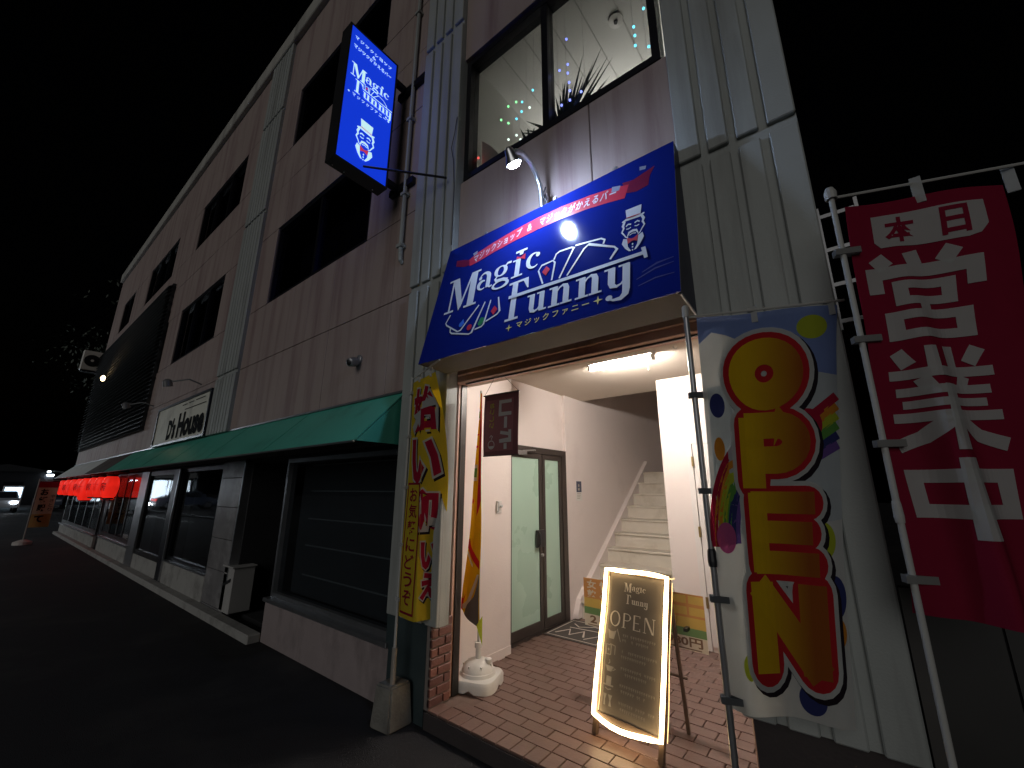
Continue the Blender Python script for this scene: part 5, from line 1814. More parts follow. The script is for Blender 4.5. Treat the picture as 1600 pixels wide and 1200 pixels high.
        pr('icon', icons, 'chalk_dim', 0.001)
        pr('menu_line', rows, 'chalk_dim', 0.001)


build_aboard()


def build_price_poster():
    x0, x1, z0, z1 = -1.80, -0.87, 0.575, 0.92
    y = 0.92
    t = thing('price_poster', 'wide orange, yellow and green price poster behind the glowing menu board', 'poster', (-1.33, y, 0.74))
    O = Vector((x0, y + 0.03, z0))
    mp = plane_map(O, (x1 - x0, -0.06, 0), (0, 0, 1))
    W, H = x1 - x0, z1 - z0
    c8 = [mp(x, v, z) for x in (0, W) for v in (0, H) for z in (-0.004, 0)]
    sh = MB().add(c8, [(0, 1, 3, 2), (4, 6, 7, 5), (0, 4, 5, 1), (2, 3, 7, 6), (0, 2, 6, 4), (1, 5, 7, 3)]).build('sheet', 'poster_white', t)

    def pr(nm, s, m_, off=0.001):
        o = print2d(nm, s, mp, m_, sh, off)
    pr('orange_band', [rect(0, 0.20, W, H)], 'poster_orange')
    pr('yellow_band', [rect(0, 0.135, W, 0.20)], 'poster_yellow')
    pr('green_band', [rect(0, 0.085, W, 0.135)], 'poster_green')
    tx = [fit(text(c, 0.03), 0.03 + i * 0.115, 0.27, 0.03 + i * 0.115 + 0.085, 0.335) for i, c in enumerate('女性限定')]
    tx += [fit(text(c, 0.03), 0.03 + i * 0.115, 0.205, 0.03 + i * 0.115 + 0.085, 0.262) for i, c in enumerate('飲み放題')]
    for k in (0, 0.115, 0.23):
        tx += [rect(0.60 + k, 0.285, 0.60 + k + 0.10, 0.335), rect(0.60 + k, 0.215, 0.60 + k + 0.10, 0.265)][: (2)]
    pr('headline_lettering', tx[:8], 'poster_white', 0.002)
    pr('grid_print', tx[8:], 'poster_yellow', 0.002)
    pr('price_lettering', [fit(text('2', 0.03), 0.05, 0.025, 0.11, 0.078), fit(text('980円', 0.03), 0.66, 0.022, 0.90, 0.080)], 'poster_text', 0.002)
    pr('note_line', [rect(0.03, 0.008, 0.17, 0.014), rect(0.66, 0.006, 0.89, 0.013)], 'poster_text', 0.002)
    for x in (-1.43, -0.99):
        MB().box(x - 0.012, x + 0.012, y - 0.06 if x < -1.2 else y - 0.085, y + 0.03 if x < -1.2 else y - 0.02, 0.70, 0.72).build('clip', 'black_plastic', t)


build_price_poster()


def build_hall_details():
    # door mat
    t = thing('door_mat', 'dark patterned doormat on the tiles in front of the glass door', 'mat', (-2.5, 2.15, 0.12))
    MB().box(-2.79, -2.15, 1.80, 2.45, 0.1205, 0.128, 0.003).build('pad', 'mat_dark', t)
    mp = plane_map((-2.79, 1.80, 0.128), (1, 0, 0), (0, 1, 0))
    sh = [ribbon([(0.03, 0.04), (0.60, 0.04), (0.60, 0.60), (0.03, 0.60)], 0.012, True)]
    sh += [ribbon([(0.08, 0.12), (0.16, 0.30), (0.24, 0.14), (0.32, 0.32), (0.40, 0.15)], 0.022), ribbon([(0.12, 0.36), (0.50, 0.40)], 0.02), ribbon([(0.10, 0.50), (0.20, 0.42), (0.35, 0.52), (0.5, 0.48)], 0.016), ribbon([(0.43, 0.10), (0.53, 0.30)], 0.018)]
    print2d('pattern', sh, mp, 'mat_line', t, 0.001)
    # grey box in the corner at the foot of the stairs
    tag(MB().box(-2.20, -1.98, 1.98, 2.14, 0.129, 0.19, 0.01).build('grey_case', 'lamp_grey'), 'low grey case standing on the doormat corner', 'case')
    # switch on the hall wall
    s = thing('wall_switch', 'white switch plate with a knob on the hall wall before the glass door', 'switch', (-2.72, 0.96, 1.42))
    MB().box(-2.72, -2.708, 0.925, 1.0, 1.385, 1.50, 0.003).build('plate', 'white_plastic', s)
    MB().lathe([(0.014, 0), (0.014, 0.02), (0.008, 0.024)], 12, (-2.708, 0.98, 1.45), (1, 0, 0)).build('knob', 'alu', s)
    MB().tube([(-2.708, 0.932, 1.40), (-2.69, 0.932, 1.40), (-2.69, 0.932, 1.49), (-2.708, 0.932, 1.49)], 0.004, 6).build('guard', 'steel', s)
    # small posters
    for nm, O, S, w, h, lab in (('small_poster', (-2.819, 2.655, 1.47), (0, 1, 0), 0.155, 0.26, 'small dark and white flyer on the wall between glass door and stairs'),
                                ('small_poster', (-1.16, 2.398, 1.13), (1, 0, 0), 0.16, 0.23, 'small dark flyer on the white pier behind the OPEN banner')):
        p = thing(nm, lab, 'poster', O)
        mp = plane_map(O, S, (0, 0, 1))
        c8 = [mp(x, v, z) for x in (0, w) for v in (0, h) for z in (-0.001, 0.002)]
        sh = MB().add(c8, [(0, 1, 3, 2), (4, 6, 7, 5), (0, 4, 5, 1), (2, 3, 7, 6), (0, 2, 6, 4), (1, 5, 7, 3)]).build('sheet', 'paper', p)
        o = print2d('photo_print', [rect(0.01, h * 0.42, w - 0.01, h - 0.01)], mp, 'poster_navy', sh, 0.003)
        o = print2d('text_print', [rect(0.02, h * (0.34 - 0.08 * i), w - 0.03 - 0.01 * i, h * (0.365 - 0.08 * i)) for i in range(4)] + [circle(w * 0.45, h * 0.75, 0.02, n=12), rect(w * 0.3, h * 0.5, w * 0.6, h * 0.62)], mp, 'chalk_dim', sh, 0.004)
    # dark jug on the pier edge
    tag(MB().lathe([(0.03, 0), (0.045, 0.02), (0.045, 0.10), (0.02, 0.15), (0.02, 0.17)], 14, (-1.60, 2.92, 0.12 + 0.179 * 2 + 0.0005)).build('dark_bottle', 'black_plastic', smooth=True), 'small dark bottle standing on a stair by the pier', 'bottle')


build_hall_details()


# ------------------------------------------------------------------ things in the lit upper window
def build_window_things():
    t = thing('fairy_light_curtain', 'curtain of tiny coloured fairy lights in the lit upper window', 'fairy lights', (-1.5, 0.14, 5.7))
    pts = [(-2.413, 4.994, 'red'), (-2.409, 4.899, 'red'), (-2.406, 4.803, 'red'), (-2.402, 4.708, 'red'), (-2.328, 4.72, 'red'),
           (-1.958, 5.086, 'green'), (-1.865, 5.072, 'green'), (-1.797, 5.025, 'cyan'), (-1.803, 4.92, 'cyan'), (-2.043, 4.985, 'green'), (-1.955, 4.89, 'green'), (-1.861, 4.877, 'cyan'), (-1.677, 5.073, 'cyan'),
           (-1.861, 4.695, 'white'), (-1.954, 4.705, 'white'), (-1.816, 4.62, 'white'), (-1.714, 4.904, 'white'), (-1.318, 5.364, 'blue'), (-1.315, 5.082, 'blue'), (-1.318, 4.99, 'blue'), (-1.308, 4.883, 'blue'),
           (-1.304, 4.794, 'blue'), (-1.308, 4.699, 'blue'), (-1.387, 4.701, 'blue'), (-1.396, 5.08, 'blue'), (-1.203, 4.709, 'blue'), (-0.658, 5.098, 'cyan'), (-0.743, 4.991, 'cyan'), (-0.74, 4.902, 'cyan'), (-0.744, 4.807, 'cyan'), (-0.649, 4.718, 'cyan')]
    for x, z, c in pts:
        MB().sphere((x, 0.14, z), 0.0105, 8, 6).build('bulb', 'bulb_' + c, t, True)
    for x in sorted({round(p[0] * 12) / 12 for p in pts}):
        q = [p for p in pts if abs(p[0] - x) < 0.05]
        MB().tube([(x, 0.145, min(p[1] for p in q) - 0.01), (x, 0.145, 5.74)], 0.0012, 4).build('wire', 'room_line', t)
    MB().tube([(-2.42, 0.145, 5.74), (-0.6, 0.145, 5.74)], 0.002, 4).build('wire', 'room_line', t)
    rng = random.Random(5)
    for lab, cx, n, h in (('spiky agave plant behind the glass of the lit upper window', -1.45, 34, 0.74), ('smaller drooping leafy plant at the sill left of the agave', -1.80, 16, 0.46)):
        a = thing('potted_plant', lab, 'plant', (cx, 0.27, 4.42))
        MB().lathe([(0.07, 0), (0.085, 0.10), (0.09, 0.11), (0.08, 0.11)], 16, (cx, 0.27, 4.42)).build('pot', 'pot', a, True)
        for i in range(n):
            az = rng.uniform(0, 2 * math.pi)
            el = R(rng.uniform(28, 85))
            L = h * rng.uniform(0.6, 1.05)
            d = Vector((math.cos(az) * math.cos(el), math.sin(az) * math.cos(el) * 0.45, math.sin(el)))
            b = Vector((cx, 0.27, 4.52))
            s_ = d.cross(Vector((0, 1, 0))).normalized() * 0.018
            droop = Vector((0, 0, -0.10 if n < 20 else -0.02))
            m_ = b + d * L * 0.45
            e = b + d * L + droop
            e.y = max(e.y, 0.16)
            m_.y = max(m_.y, 0.17)
            k = Vector((0, 0.008, 0))
            MB().add([b - s_ * 0.6, b + s_ * 0.6, m_ + s_, e, m_ - s_, b + k, m_ + k * 1.5], [(0, 1, 2, 4), (4, 2, 3), (0, 4, 6, 5), (5, 6, 2, 1), (4, 3, 6), (6, 3, 2)]).build('leaf', 'agave', a)
    # crumpled pale cloth and a small speaker
    tag(MB().prism([(0, 0), (0.5, 0.0), (0.42, 0.12), (0.28, 0.18), (0.12, 0.42), (0.0, 0.55)], 1, 0.20, 0.23).build('folded_cloth', 'paper'), 'pale cloth hanging in the lower corner of the lit upper window', 'cloth').location = (-2.34, 0, 4.42)
    sp = thing('wall_speaker', 'small white speaker on the ceiling behind the lit upper window', 'speaker', (-1.1, 0.8, 6.1))
    MB().lathe([(0.07, 0), (0.07, 0.02), (0.045, 0.025)], 18, (-1.1, 0.75, 6.10), (0, 0, -1)).build('body', 'white_plastic', sp, True)
    MB().lathe([(0.02, 0), (0.018, 0.02)], 12, (-1.1, 0.75, 6.075), (0, 0, -1)).build('cone', 'black_plastic', sp)


build_window_things()


# ------------------------------------------------------------------ things on the facade
def build_facade_things():
    t = thing('security_camera', 'small grey dome camera on the pink wall above the green awning', 'camera', (-3.84, 0, 2.9))
    MB().lathe([(0.05, 0), (0.05, 0.02), (0.035, 0.03)], 18, (-3.84, 0, 2.93), (0, -1, 0)).build('mount', 'lamp_grey', t, True)
    MB().lathe([(0.0, -0.05), (0.045, -0.05), (0.052, 0.0), (0.045, 0.06), (0.03, 0.07)], 18, (-3.84, -0.07, 2.89), (0.25, -0.9, -0.35)).build('body', 'lamp_grey', t, True)
    MB().lathe([(0.030, 0.065), (0.028, 0.075), (0.01, 0.082)], 14, (-3.84, -0.07, 2.89), (0.25, -0.9, -0.35)).build('lens', 'black_plastic', t, True)
    # sign of the shop under the awning
    s = thing('wall_sign', "weathered cream sign board reading D's House above the awning", 'sign', (-9.8, 0, 2.9))
    x0, x1, z0, z1 = -11.55, -8.28, 2.50, 3.24
    MB().box(x0, x1, -0.07, -0.004, z0, z1, 0.006).build('board', 'house_sign', s)
    fr = MB()
    for a in ((x0 - 0.04, x1 + 0.04, -0.09, -0.002, z0 - 0.04, z0), (x0 - 0.04, x1 + 0.04, -0.09, -0.002, z1, z1 + 0.04), (x0 - 0.04, x0, -0.09, -0.002, z0, z1), (x1, x1 + 0.04, -0.09, -0.002, z0, z1)):
        fr.box(*a)
    fr.build('frame', 'dark_frame', s)
    mp = plane_map((x0, -0.071, z0), (1, 0, 0), (0, 0, 1))
    print2d('lettering', [fit(text("D's", 0.05), 0.95, 0.04, 1.5, 0.46), fit(text('House', 0.05), 1.62, 0.04, 3.15, 0.52)], mp, 'black_letter', s, 0.004)
    print2d('text_line', [rect(1.9, 0.56, 3.1, 0.575), rect(1.7, 0.66, 2.0, 0.675), rect(2.1, 0.665, 2.4, 0.68), rect(2.5, 0.67, 3.0, 0.685)], mp, 'black_letter', s, 0.004)
    # two unlit arm lamps over it
    for x, lab in ((-9.5, 'unlit grey arm lamp above the middle of the cream sign'), (-12.9, 'unlit grey arm lamp in front of the dark louvre screen')):
        l = thing('arm_lamp', lab, 'lamp', (x + 0.2, 0, 3.6), 'unlit arm lamps on the wall')
        MB().tube([(x + 0.3, -0.002, 3.50), (x + 0.3, -0.2, 3.56), (x + 0.1, -0.42, 3.50)], 0.014, 8).build('arm', 'lamp_grey', l)
        MB().lathe([(0.03, -0.08), (0.07, -0.05), (0.075, 0.06), (0.05, 0.062)], 16, (x + 0.06, -0.45, 3.47), (-0.1, 0.25, -0.9)).build('head', 'lamp_grey', l, True)
    # downpipe between the blade sign and the pilaster
    d = thing('downpipe', 'thin grey pipe and bracket on the pink wall beside the pilaster', 'pipe', (-3.35, 0, 5))
    MB().tube([(-3.22, -0.04, 3.95), (-3.22, -0.04, 4.62), (-3.22, -0.04, 10.2)], 0.022, 8).build('pipe', 'grey_precast', d)
    for z in (4.0, 4.62, 5.6, 7.2):
        MB().box(-3.26, -3.18, -0.07, -0.002, z, z + 0.035).build('bracket', 'grey_precast', d)
    MB().tube([(-3.22, -0.04, 3.95), (-3.22, -0.03, 3.86), (-3.22, -0.002, 3.84)], 0.022, 8).build('elbow', 'grey_precast', d)
    # loose cable on the pilaster
    c = MB().tube([(-2.425, -0.07, 5.1), (-2.44, -0.08, 4.9), (-2.47, -0.085, 4.75), (-2.44, -0.08, 4.6), (-2.425, -0.07, 4.3), (-2.425, -0.07, 3.7)], 0.004, 5)
    tag(c.build('loose_cable', 'black_plastic'), 'thin black cable hanging down the edge of the ribbed pilaster', 'cable')
    # louvre screen
    t = thing('louvre_screen', 'large dark horizontal-slat screen covering the upper wall near the far corner', 'screen', (-18, -0.1, 5))
    MB().box(-23.0, -13.1, -0.07, -0.004, 2.98, 6.85).build('backing', 'lattice_dark', t)
    me = MB().prism([(-0.17, -0.015), (-0.075, 0.055), (-0.07, 0.045), (-0.155, -0.02)], 0, -9.95 / 2, 9.95 / 2).mesh('slat')
    n = 34
    for i in range(n):
        o = link('slat', me, 'lattice_dark', t)
        o.location = (-18.05 + random.uniform(-0.06, 0.06) + 0.0, 0, 3.02 + i * (3.82 / n))
    # air conditioner and bulkhead lamp at the corner
    a = thing('air_conditioner', 'pale outdoor air-conditioning unit high on the far corner', 'air conditioner', (-23.2, -0.3, 6.3))
    MB().box(-23.5, -23.2, -0.60, -0.02, 6.22, 7.02, 0.02).build('casing', 'white_plastic', a)
    MB().lathe([(0.24, 0), (0.24, 0.01), (0.20, 0.012)], 20, (-23.2, -0.31, 6.62), (1, 0, 0)).build('fan_grille', 'dark_frame', a)
    MB().lathe([(0.05, 0.013), (0.05, 0.02)], 12, (-23.2, -0.31, 6.62), (1, 0, 0)).build('fan_hub', 'white_plastic', a)
    br = MB()
    br.box(-23.5, -23.2, -0.58, 0.1, 6.15, 6.215)
    br.build('bracket', 'dark_frame', a)
    l = thing('wall_lamp', 'small glowing warm wall lamp on the dark louvre screen', 'lamp', (-19.6, -0.2, 5.3))
    MB().box(-19.65, -19.55, -0.20, -0.06, 5.22, 5.36, 0.01).build('base', 'dark_frame', l)
    MB().sphere((-19.6, -0.25, 5.30), 0.075, 12, 8, (0.8, 0.8, 1.3)).build('bulb', 'street_warm', l, True)
    # white cabinet and pot in the recess
    wb = thing('white_cabinet', 'white box cabinet with a dark slot in the recessed shop doorway', 'cabinet', (-6.1, 0.0, 0.0))
    MB().box(-6.44, -6.13, -0.02, 0.24, 0.087, 0.62, 0.01).build('body', 'paper_grey', wb)
    MB().prism([(-6.40, 0.38), (-6.17, 0.46), (-6.17, 0.50), (-6.40, 0.42)], 1, -0.028, -0.019).build('slot', 'black_plastic', wb)
    MB().box(-6.46, -6.11, -0.04, 0.25, 0.62, 0.64, 0.004).build('top', 'paper_grey', wb)
    wb.location = (-6.28, 0.02, 0)
    p = thing('dark_planter', 'dark square planter with bare twigs in the recessed shop doorway', 'planter', (-5.72, 0.5, 0))
    MB().box(-5.9, -5.56, 0.40, 0.74, 0.0, 0.80, 0.015).build('box', 'pot', p)
    MB().box(-5.92, -5.54, 0.38, 0.76, 0.80, 0.83).build('rim', 'pot', p)
    for i in range(5):
        MB().tube([(-5.73 + 0.02 * i - 0.04, 0.57, 0.82), (-5.73 + 0.05 * i - 0.12, 0.56, 1.0), (-5.73 + 0.09 * i - 0.2, 0.55, 1.1 + 0.03 * i)], 0.005, 5).build('twig', 'bark', p)


build_facade_things()


# ------------------------------------------------------------------ lanterns and the far flag
def build_lanterns():
    labs = ['first red paper lantern, nearest to the entrance end of the row', 'second red paper lantern along the row under the awning', 'third red paper lantern along the row under the awning', 'fourth red paper lantern along the row, the biggest',
            'fifth red paper lantern along the row under the awning', 'sixth red paper lantern along the row under the awning', 'seventh red paper lantern, next to last before the corner', 'last red paper lantern at the far building corner']
    for i, x in enumerate((-14.1, -15.2, -16.2, -17.4, -18.6, -19.9, -21.2, -22.7)):
        k = 1.22 if i == 3 else 1.0
        r, h = 0.165 * k, 0.50 * k
        zt = 1.93
        t = thing('paper_lantern', labs[i], 'lantern', (x, -0.21, zt), 'red paper lanterns under the awning')
        prof = []
        n = 18
        for j in range(n + 1):
            s = j / n
            rr = r * (0.62 + 0.38 * math.sin(math.pi * s) ** 0.6) * (1 + (0.018 if j % 2 else -0.018))
            prof.append((rr, -h * s))
        MB().lathe(prof, 20, (x, -0.21, zt - 0.03)).build('shade', 'lantern_red', t, True)
        MB().lathe([(r * 0.62, 0), (r * 0.62, 0.035)], 18, (x, -0.21, zt - 0.03)).build('top_ring', 'lantern_black', t)
        MB().lathe([(r * 0.62, -0.035), (r * 0.62, 0)], 18, (x, -0.21, zt - 0.03 - h)).build('bottom_ring', 'lantern_black', t)
        MB().tube([(x, -0.21, zt), (x, -0.21, 2.0)], 0.006, 5).build('hanger', 'lantern_black', t)
        # brushed character on the side facing the street end
        cx = Vector((x, -0.21, zt - 0.03 - h / 2))
        ang = R(-62)

        def mp(u, v, off, cx=cx, r=r, ang=ang):
            a = ang + u / r
            return cx + Vector(((r + 0.012 + off) * math.cos(a), (r + 0.012 + off) * math.sin(a), v))
        print2d('lettering', [fit(text('酒' if i % 2 else '居', 0.03), -0.08, -0.09, 0.08, 0.09)], mp, 'lantern_print', t, 0.0, 0.03)


build_lanterns()


def build_far_flag():
    t = thing('banner_flag', 'white banner with dark writing and a tan hem by the far corner of the shops', 'flag', (-19.4, -1.05, 0))
    y0, y1, z0, z1 = -1.04, -0.62, 0.48, 1.82
    f = lambda u, v, off: Vector((-19.4 + 0.03 * math.sin(u * 9 + v * 2) + off, y0 + u, z0 + v))
    cl = sheet('cloth', f, y1 - y0, z1 - z0, 10, 20, 'cloth_cream', t)
    MB().tube([(-19.42, y0 - 0.02, 0), (-19.42, y0 - 0.02, 1.9)], 0.014, 8).build('pole', 'pole_white', t)
    MB().tube([(-19.42, y0 - 0.02, 1.86), (-19.42, y1, 1.86)], 0.008, 6).build('crossbar', 'pole_white', t)
    MB().lathe([(0.2, 0), (0.2, 0.08), (0.06, 0.14)], 16, (-19.42, y0 - 0.02, 0.0)).build('base', 'white_plastic', t)

    def pr(nm, s, m_, off):
        print2d(nm, s, f, m_, cl, off, 0.07)
    pr('top_print', [rect(0, 1.16, 0.42, 1.34)], 'cloth_crimson', 0.003)
    pr('hem_print', [rect(0, 0, 0.42, 0.38)], 'cloth_tan', 0.003)
    pr('lettering', [fit(text('お', 0.04), 0.07, 0.93, 0.25, 1.12), fit(text('話', 0.04), 0.07, 0.70, 0.25, 0.89), fit(text('駅', 0.04), 0.07, 0.46, 0.25, 0.66), fit(text('て', 0.05), 0.07, 0.14, 0.26, 0.34)], 'cloth_dark', 0.006)
    pr('side_lettering', vert_text('やきとり', 0.35, 0.95, 0.10, 0.09, 0.13, 0.02), 'cloth_grey', 0.006)


build_far_flag()


# ------------------------------------------------------------------ right of the building: dark gate
def build_gate():
    t = thing('side_gate', 'dark metal gate panel in the gap beside the building corner', 'gate', (0.8, 0.5, 0))
    fr = MB()
    fr.box(0.10, 0.16, 0.30, 0.36, 0.0, 1.20)
    fr.box(1.74, 1.80, 0.30, 0.36, 0.0, 1.20)
    fr.box(0.16, 1.74, 0.30, 0.36, 1.12, 1.20)
    fr.box(0.16, 1.74, 0.30, 0.36, 0.0, 0.08)
    fr.build('frame', 'gate_frame', t)
    for i in range(7):
        x = 0.16 + i * 1.58 / 7
        MB().box(x + 0.004, x + 1.58 / 7 - 0.004, 0.32, 0.34, 0.08, 1.12).build('board', 'gate_dark', t)
    g = thing('window_grille', 'pale metal grille fixed to the side wall behind the red banner', 'grille', (0.25, 0.3, 2.7))
    for z in (2.42, 2.62, 2.82, 3.02):
        MB().box(0.085, 0.26, 0.28, 0.30, z, z + 0.02).build('bar', 'lamp_grey', g)
    MB().box(0.085, 0.10, 0.27, 0.31, 2.38, 3.08).build('upright', 'lamp_grey', g)
    MB().box(0.245, 0.26, 0.27, 0.31, 2.38, 3.08).build('upright', 'lamp_grey', g)


build_gate()


# ------------------------------------------------------------------ the street beyond
def build_car(x, y, rz, label, paint, lights):
    t = thing('parked_car', label, 'car', (0, 0, 0), 'cars parked at the end of the street')
    prof = [(-2.1, 0.35), (-2.15, 0.6), (-2.05, 0.85), (-1.2, 0.95), (-0.7, 1.42), (0.9, 1.45), (1.6, 1.0), (2.1, 0.9), (2.15, 0.5), (2.05, 0.35)]
    b = MB()
    v = []
    for yy, k in ((-0.84, 1.0), (0.84, 1.0)):
        v += [(px, yy * (0.84 if pz > 1.2 else 1.0), pz) for px, pz in prof]
    n = len(prof)
    b.add(v, [tuple(range(n)), tuple(range(2 * n - 1, n - 1, -1))] + [(i, (i + 1) % n, n + (i + 1) % n, n + i) for i in range(n)])
    b.build('body', paint, t, True)
    MB().add([(-1.18, -0.72, 0.98), (-1.18, 0.72, 0.98), (-0.74, 0.66, 1.38), (-0.74, -0.66, 1.38), (-1.16, -0.72, 0.97), (-1.16, 0.72, 0.97)], [(0, 1, 2, 3)]).build('windscreen', 'car_glass', t).location = (-0.012, 0, 0.012)
    for s in (-1, 1):
        MB().add([(-0.95, s * 0.855, 1.0), (1.3, s * 0.855, 1.03), (0.85, s * 0.73, 1.38), (-0.6, s * 0.73, 1.38)], [(0, 1, 2, 3)]).build('side_window', 'car_glass', t).location = (0, s * 0.012, 0)
        MB().box(-2.17, -2.09, s * 0.62 - 0.16, s * 0.62 + 0.16, 0.62, 0.76, 0.01).build('headlight', 'car_light' if lights else 'alu', t)
        MB().box(2.06, 2.155, s * 0.66 - 0.12, s * 0.66 + 0.12, 0.68, 0.84, 0.01).build('tail_light', 'tail_light', t)
        for xx in (-1.35, 1.3):
            w = MB().lathe([(0.20, -0.1), (0.32, -0.1), (0.33, 0.0), (0.32, 0.1), (0.20, 0.1)], 20, (xx, s * 0.78, 0.33), (0, 1, 0)).build('wheel', 'rubber', t, True)
            MB().lathe([(0.19, -0.105), (0.19, 0.105)], 14, (xx, s * 0.78, 0.33), (0, 1, 0)).build('rim', 'steel', w)
    t.location = (x, y, 0)
    t.rotation_euler = (0, 0, R(rz))
    for c in t.children:
        c.matrix_parent_inverse = Matrix()
    return t


build_car(-47, -1.0, 180, 'grey car parked at the far end of the street with headlights on', 'car_paint', True)
build_car(-53, 2.0, 170, 'dark blue car parked behind the grey car', 'car_paint_dark', False)
build_car(-44, -9.0, 95, 'dark car standing on the other side of the far street', 'car_paint_dark', True)
build_car(-37, -4.0, 180, 'grey car coming up the road with headlights on, mirrored in the shop windows', 'car_paint', True)
build_car(-50, -5.6, 180, 'dark car following the grey car with headlights on', 'car_paint_dark', True)


def street_lamp(x, y, h, label, ang=0, m='street_white', power=0):
    t = thing('street_lamp', label, 'street lamp', (x, y, 0), 'street lamps at the end of the street')
    MB().tube([(x, y, 0), (x, y, h * 0.5), (x, y, h)], [0.09, 0.07, 0.05], 10).build('post', 'lamp_grey', t, True)
    d = Vector((math.cos(ang), math.sin(ang), 0))
    MB().tube([(x, y, h), tuple(Vector((x, y, h + 0.25)) + d * 0.5), tuple(Vector((x, y, h + 0.32)) + d * 1.2)], 0.035, 8).build('arm', 'lamp_grey', t, True)
    c = Vector((x, y, h + 0.32)) + d * 1.45
    MB().box(c.x - 0.32, c.x + 0.32, c.y - 0.14, c.y + 0.14, c.z - 0.02, c.z + 0.10, 0.02).build('head', 'lamp_grey', t)
    MB().box(c.x - 0.28, c.x + 0.28, c.y - 0.11, c.y + 0.11, c.z - 0.10, c.z - 0.021, 0.02).build('lens', m, t)
    if power:
        l = bpy.data.lights.new('street_lamp_light', 'POINT')
        l.energy = power
        l.shadow_soft_size = 0.2
        l.color = (0.8, 0.9, 1.0)
        o = bpy.data.objects.new('street_lamp_light', l)
        COL.objects.link(o)
        o.location = c - Vector((0, 0, 0.25))
    return t


street_lamp(-40, -7.5, 4.6, 'white street lamp across the road past the building corner', R(90), power=300)
street_lamp(-62, 3.5, 3.0, 'white street lamp beyond the parked cars', R(-90))
street_lamp(-30, -7.5, 4.6, 'white street lamp across the road opposite the red lanterns', R(90), power=160)


def build_far_things():
    v = thing('vending_machine', 'glowing pale blue vending machine at the end of the street', 'vending machine', (-58, 0.0, 0))
    MB().box(-58.8, -58.0, -0.65, 0.55, 0.0, 1.85, 0.02).build('cabinet', 'white_paint', v)
    MB().box(-58.0, -57.98, -0.55, 0.45, 0.85, 1.72).build('display', 'vending_face', v)
    MB().box(-58.0, -57.985, -0.45, 0.25, 0.30, 0.50).build('tray', 'black_plastic', v)
    for k, (x0, x1, y0, y1, h, lab) in enumerate(((-108, -92, 4.5, 12.0, 3.0, 'low dark house far beyond the building corner'), (-78, -66, -4.0, 2.8, 3.3, 'low dark house closing the end of the street'))):
        b = thing('house', lab, 'house', ((x0 + x1) / 2, (y0 + y1) / 2, 0))
        MB().box(x0, x1, y0, y1, 0, h).build('wall', 'house_wall', b)
        MB().prism([(y0 - 0.5, h), (y1 + 0.5, h), ((y0 + y1) / 2, h + 0.7)], 0, x0 - 0.4, x1 + 0.4).build('roof', 'roof_dark', b)
        for yy in (y0 + 1.0, y0 + 3.4):
            for zz in ((1.0, 3.4) if h > 5 else (1.2,)):
                w = MB().box(x1 + 0.001, x1 + 0.05, yy, yy + 1.4, zz, zz + 1.1).build('window', 'dark_frame', b)
                MB().box(x1 + 0.05, x1 + 0.055, yy + 0.06, yy + 1.34, zz + 0.06, zz + 1.04).build('pane', 'window_warm' if (k == 1 and yy < -1) else 'car_glass', w)
    l = thing('porch_lamp', 'small white porch lamp on the low dark house closing the street', 'lamp', (-65.9, 2.5, 3.2))
    MB().box(-66.0, -65.8, 2.2, 2.75, 3.08, 3.16).build('base', 'lamp_grey', l)
    MB().box(-65.98, -65.82, 2.22, 2.73, 2.94, 3.08, 0.02).build('diffuser', 'street_white', l)


build_far_things()


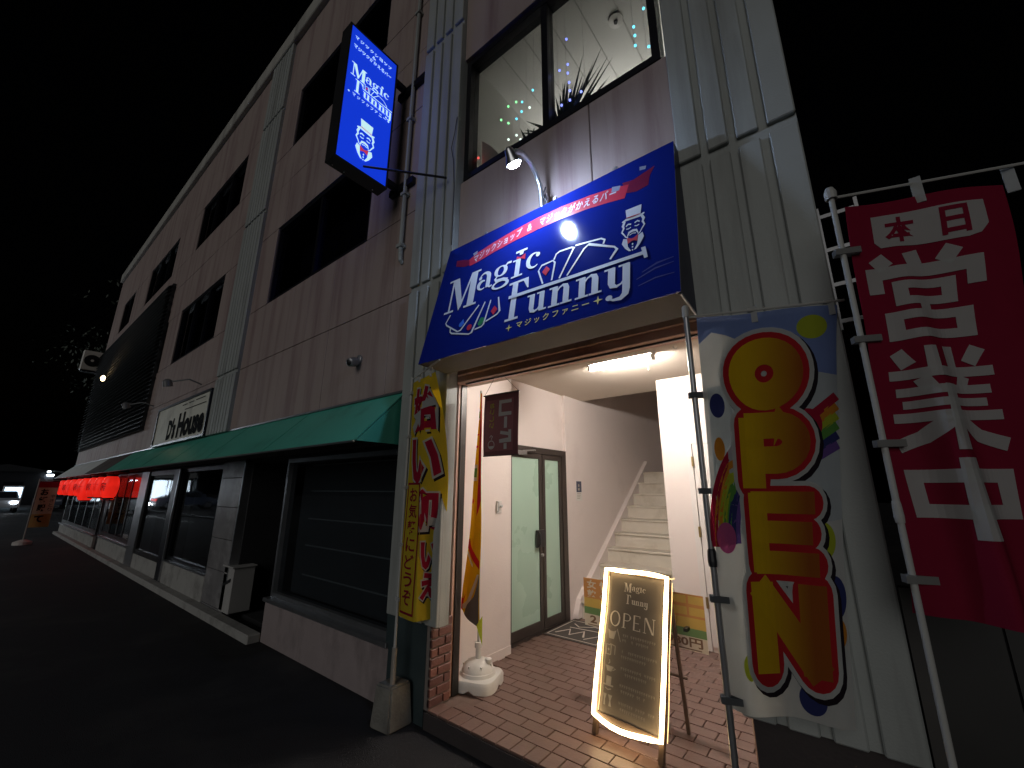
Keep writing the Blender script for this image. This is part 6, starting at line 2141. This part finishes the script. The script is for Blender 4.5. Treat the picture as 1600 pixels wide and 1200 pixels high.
def build_lit_shop():
    b = thing('lit_shop', 'brightly lit shop across the far street, mirrored in the shop windows', 'shop', (-62, -9, 0))
    MB().box(-68, -62, -14, -4.5, 0, 3.6).build('wall', 'house_wall', b)
    MB().box(-62.0, -61.7, -14.2, -4.3, 2.9, 3.5).build('fascia', 'awning_white', b)
    for i in range(5):
        y = -13.6 + i * 1.85
        w = MB().box(-62.0, -61.95, y, y + 1.7, 0.3, 2.7).build('window', 'alu', b)
        MB().box(-61.95, -61.94, y + 0.07, y + 1.63, 0.4, 2.6).build('pane', 'shop_light', w)


build_lit_shop()


def build_tree(x, y, h, r, label, seed, n=2600):
    rng = random.Random(seed)
    t = thing('tree', label, 'tree', (x, y, 0), 'dark trees behind the far corner')
    tr = MB().tube([(x, y, -0.02), (x + 0.1, y, h * 0.3), (x - 0.1, y + 0.1, h * 0.6), (x, y, h * 0.85)], [0.22, 0.17, 0.11, 0.04], 9)
    limbs = []
    for i in range(11):
        a = rng.uniform(0, 2 * math.pi)
        z = h * rng.uniform(0.35, 0.75)
        e = Vector((x + math.cos(a) * r * 0.75, y + math.sin(a) * r * 0.75, z + h * rng.uniform(0.08, 0.22)))
        tr.tube([(x, y, z), tuple((Vector((x, y, z)) + e) / 2 + Vector((0, 0, 0.2))), tuple(e)], [0.07, 0.045, 0.015], 6)
        limbs.append(e)
    tr.build('trunk', 'bark', t)
    c = MB()
    for i in range(n):
        b = rng.choice(limbs) if rng.random() < 0.8 else Vector((x, y, h * rng.uniform(0.6, 0.98)))
        p = b + Vector((rng.gauss(0, 1), rng.gauss(0, 1), rng.gauss(0, 0.7))) * r * 0.26
        d = Vector((rng.gauss(0, 1), rng.gauss(0, 1), rng.gauss(0, 1))).normalized()
        s_ = d.orthogonal().normalized()
        L = rng.uniform(0.10, 0.24)
        c.add([p, p + d * L * 0.5 + s_ * L * 0.22, p + d * L, p + d * L * 0.5 - s_ * L * 0.22], [(0, 1, 2, 3)])
    me = bpy.data.meshes.new('crown')
    me.from_pydata(c.v, [], c.f)
    link('crown', me, 'leaf_dark', t)


build_tree(-27.5, 2.2, 12.5, 3.2, 'tall dark leafy tree just past the building corner', 2)
build_tree(-33, -9.5, 9.5, 3.0, 'dark tree across the road from the red lanterns', 4)

for s_ in list(bpy.data.scenes):
    if s_ != sc and s_.name.startswith('lettering_scratch'):
        bpy.data.scenes.remove(s_)
for l_ in list(bpy.data.lights):
    if l_.users == 0:
        bpy.data.lights.remove(l_)
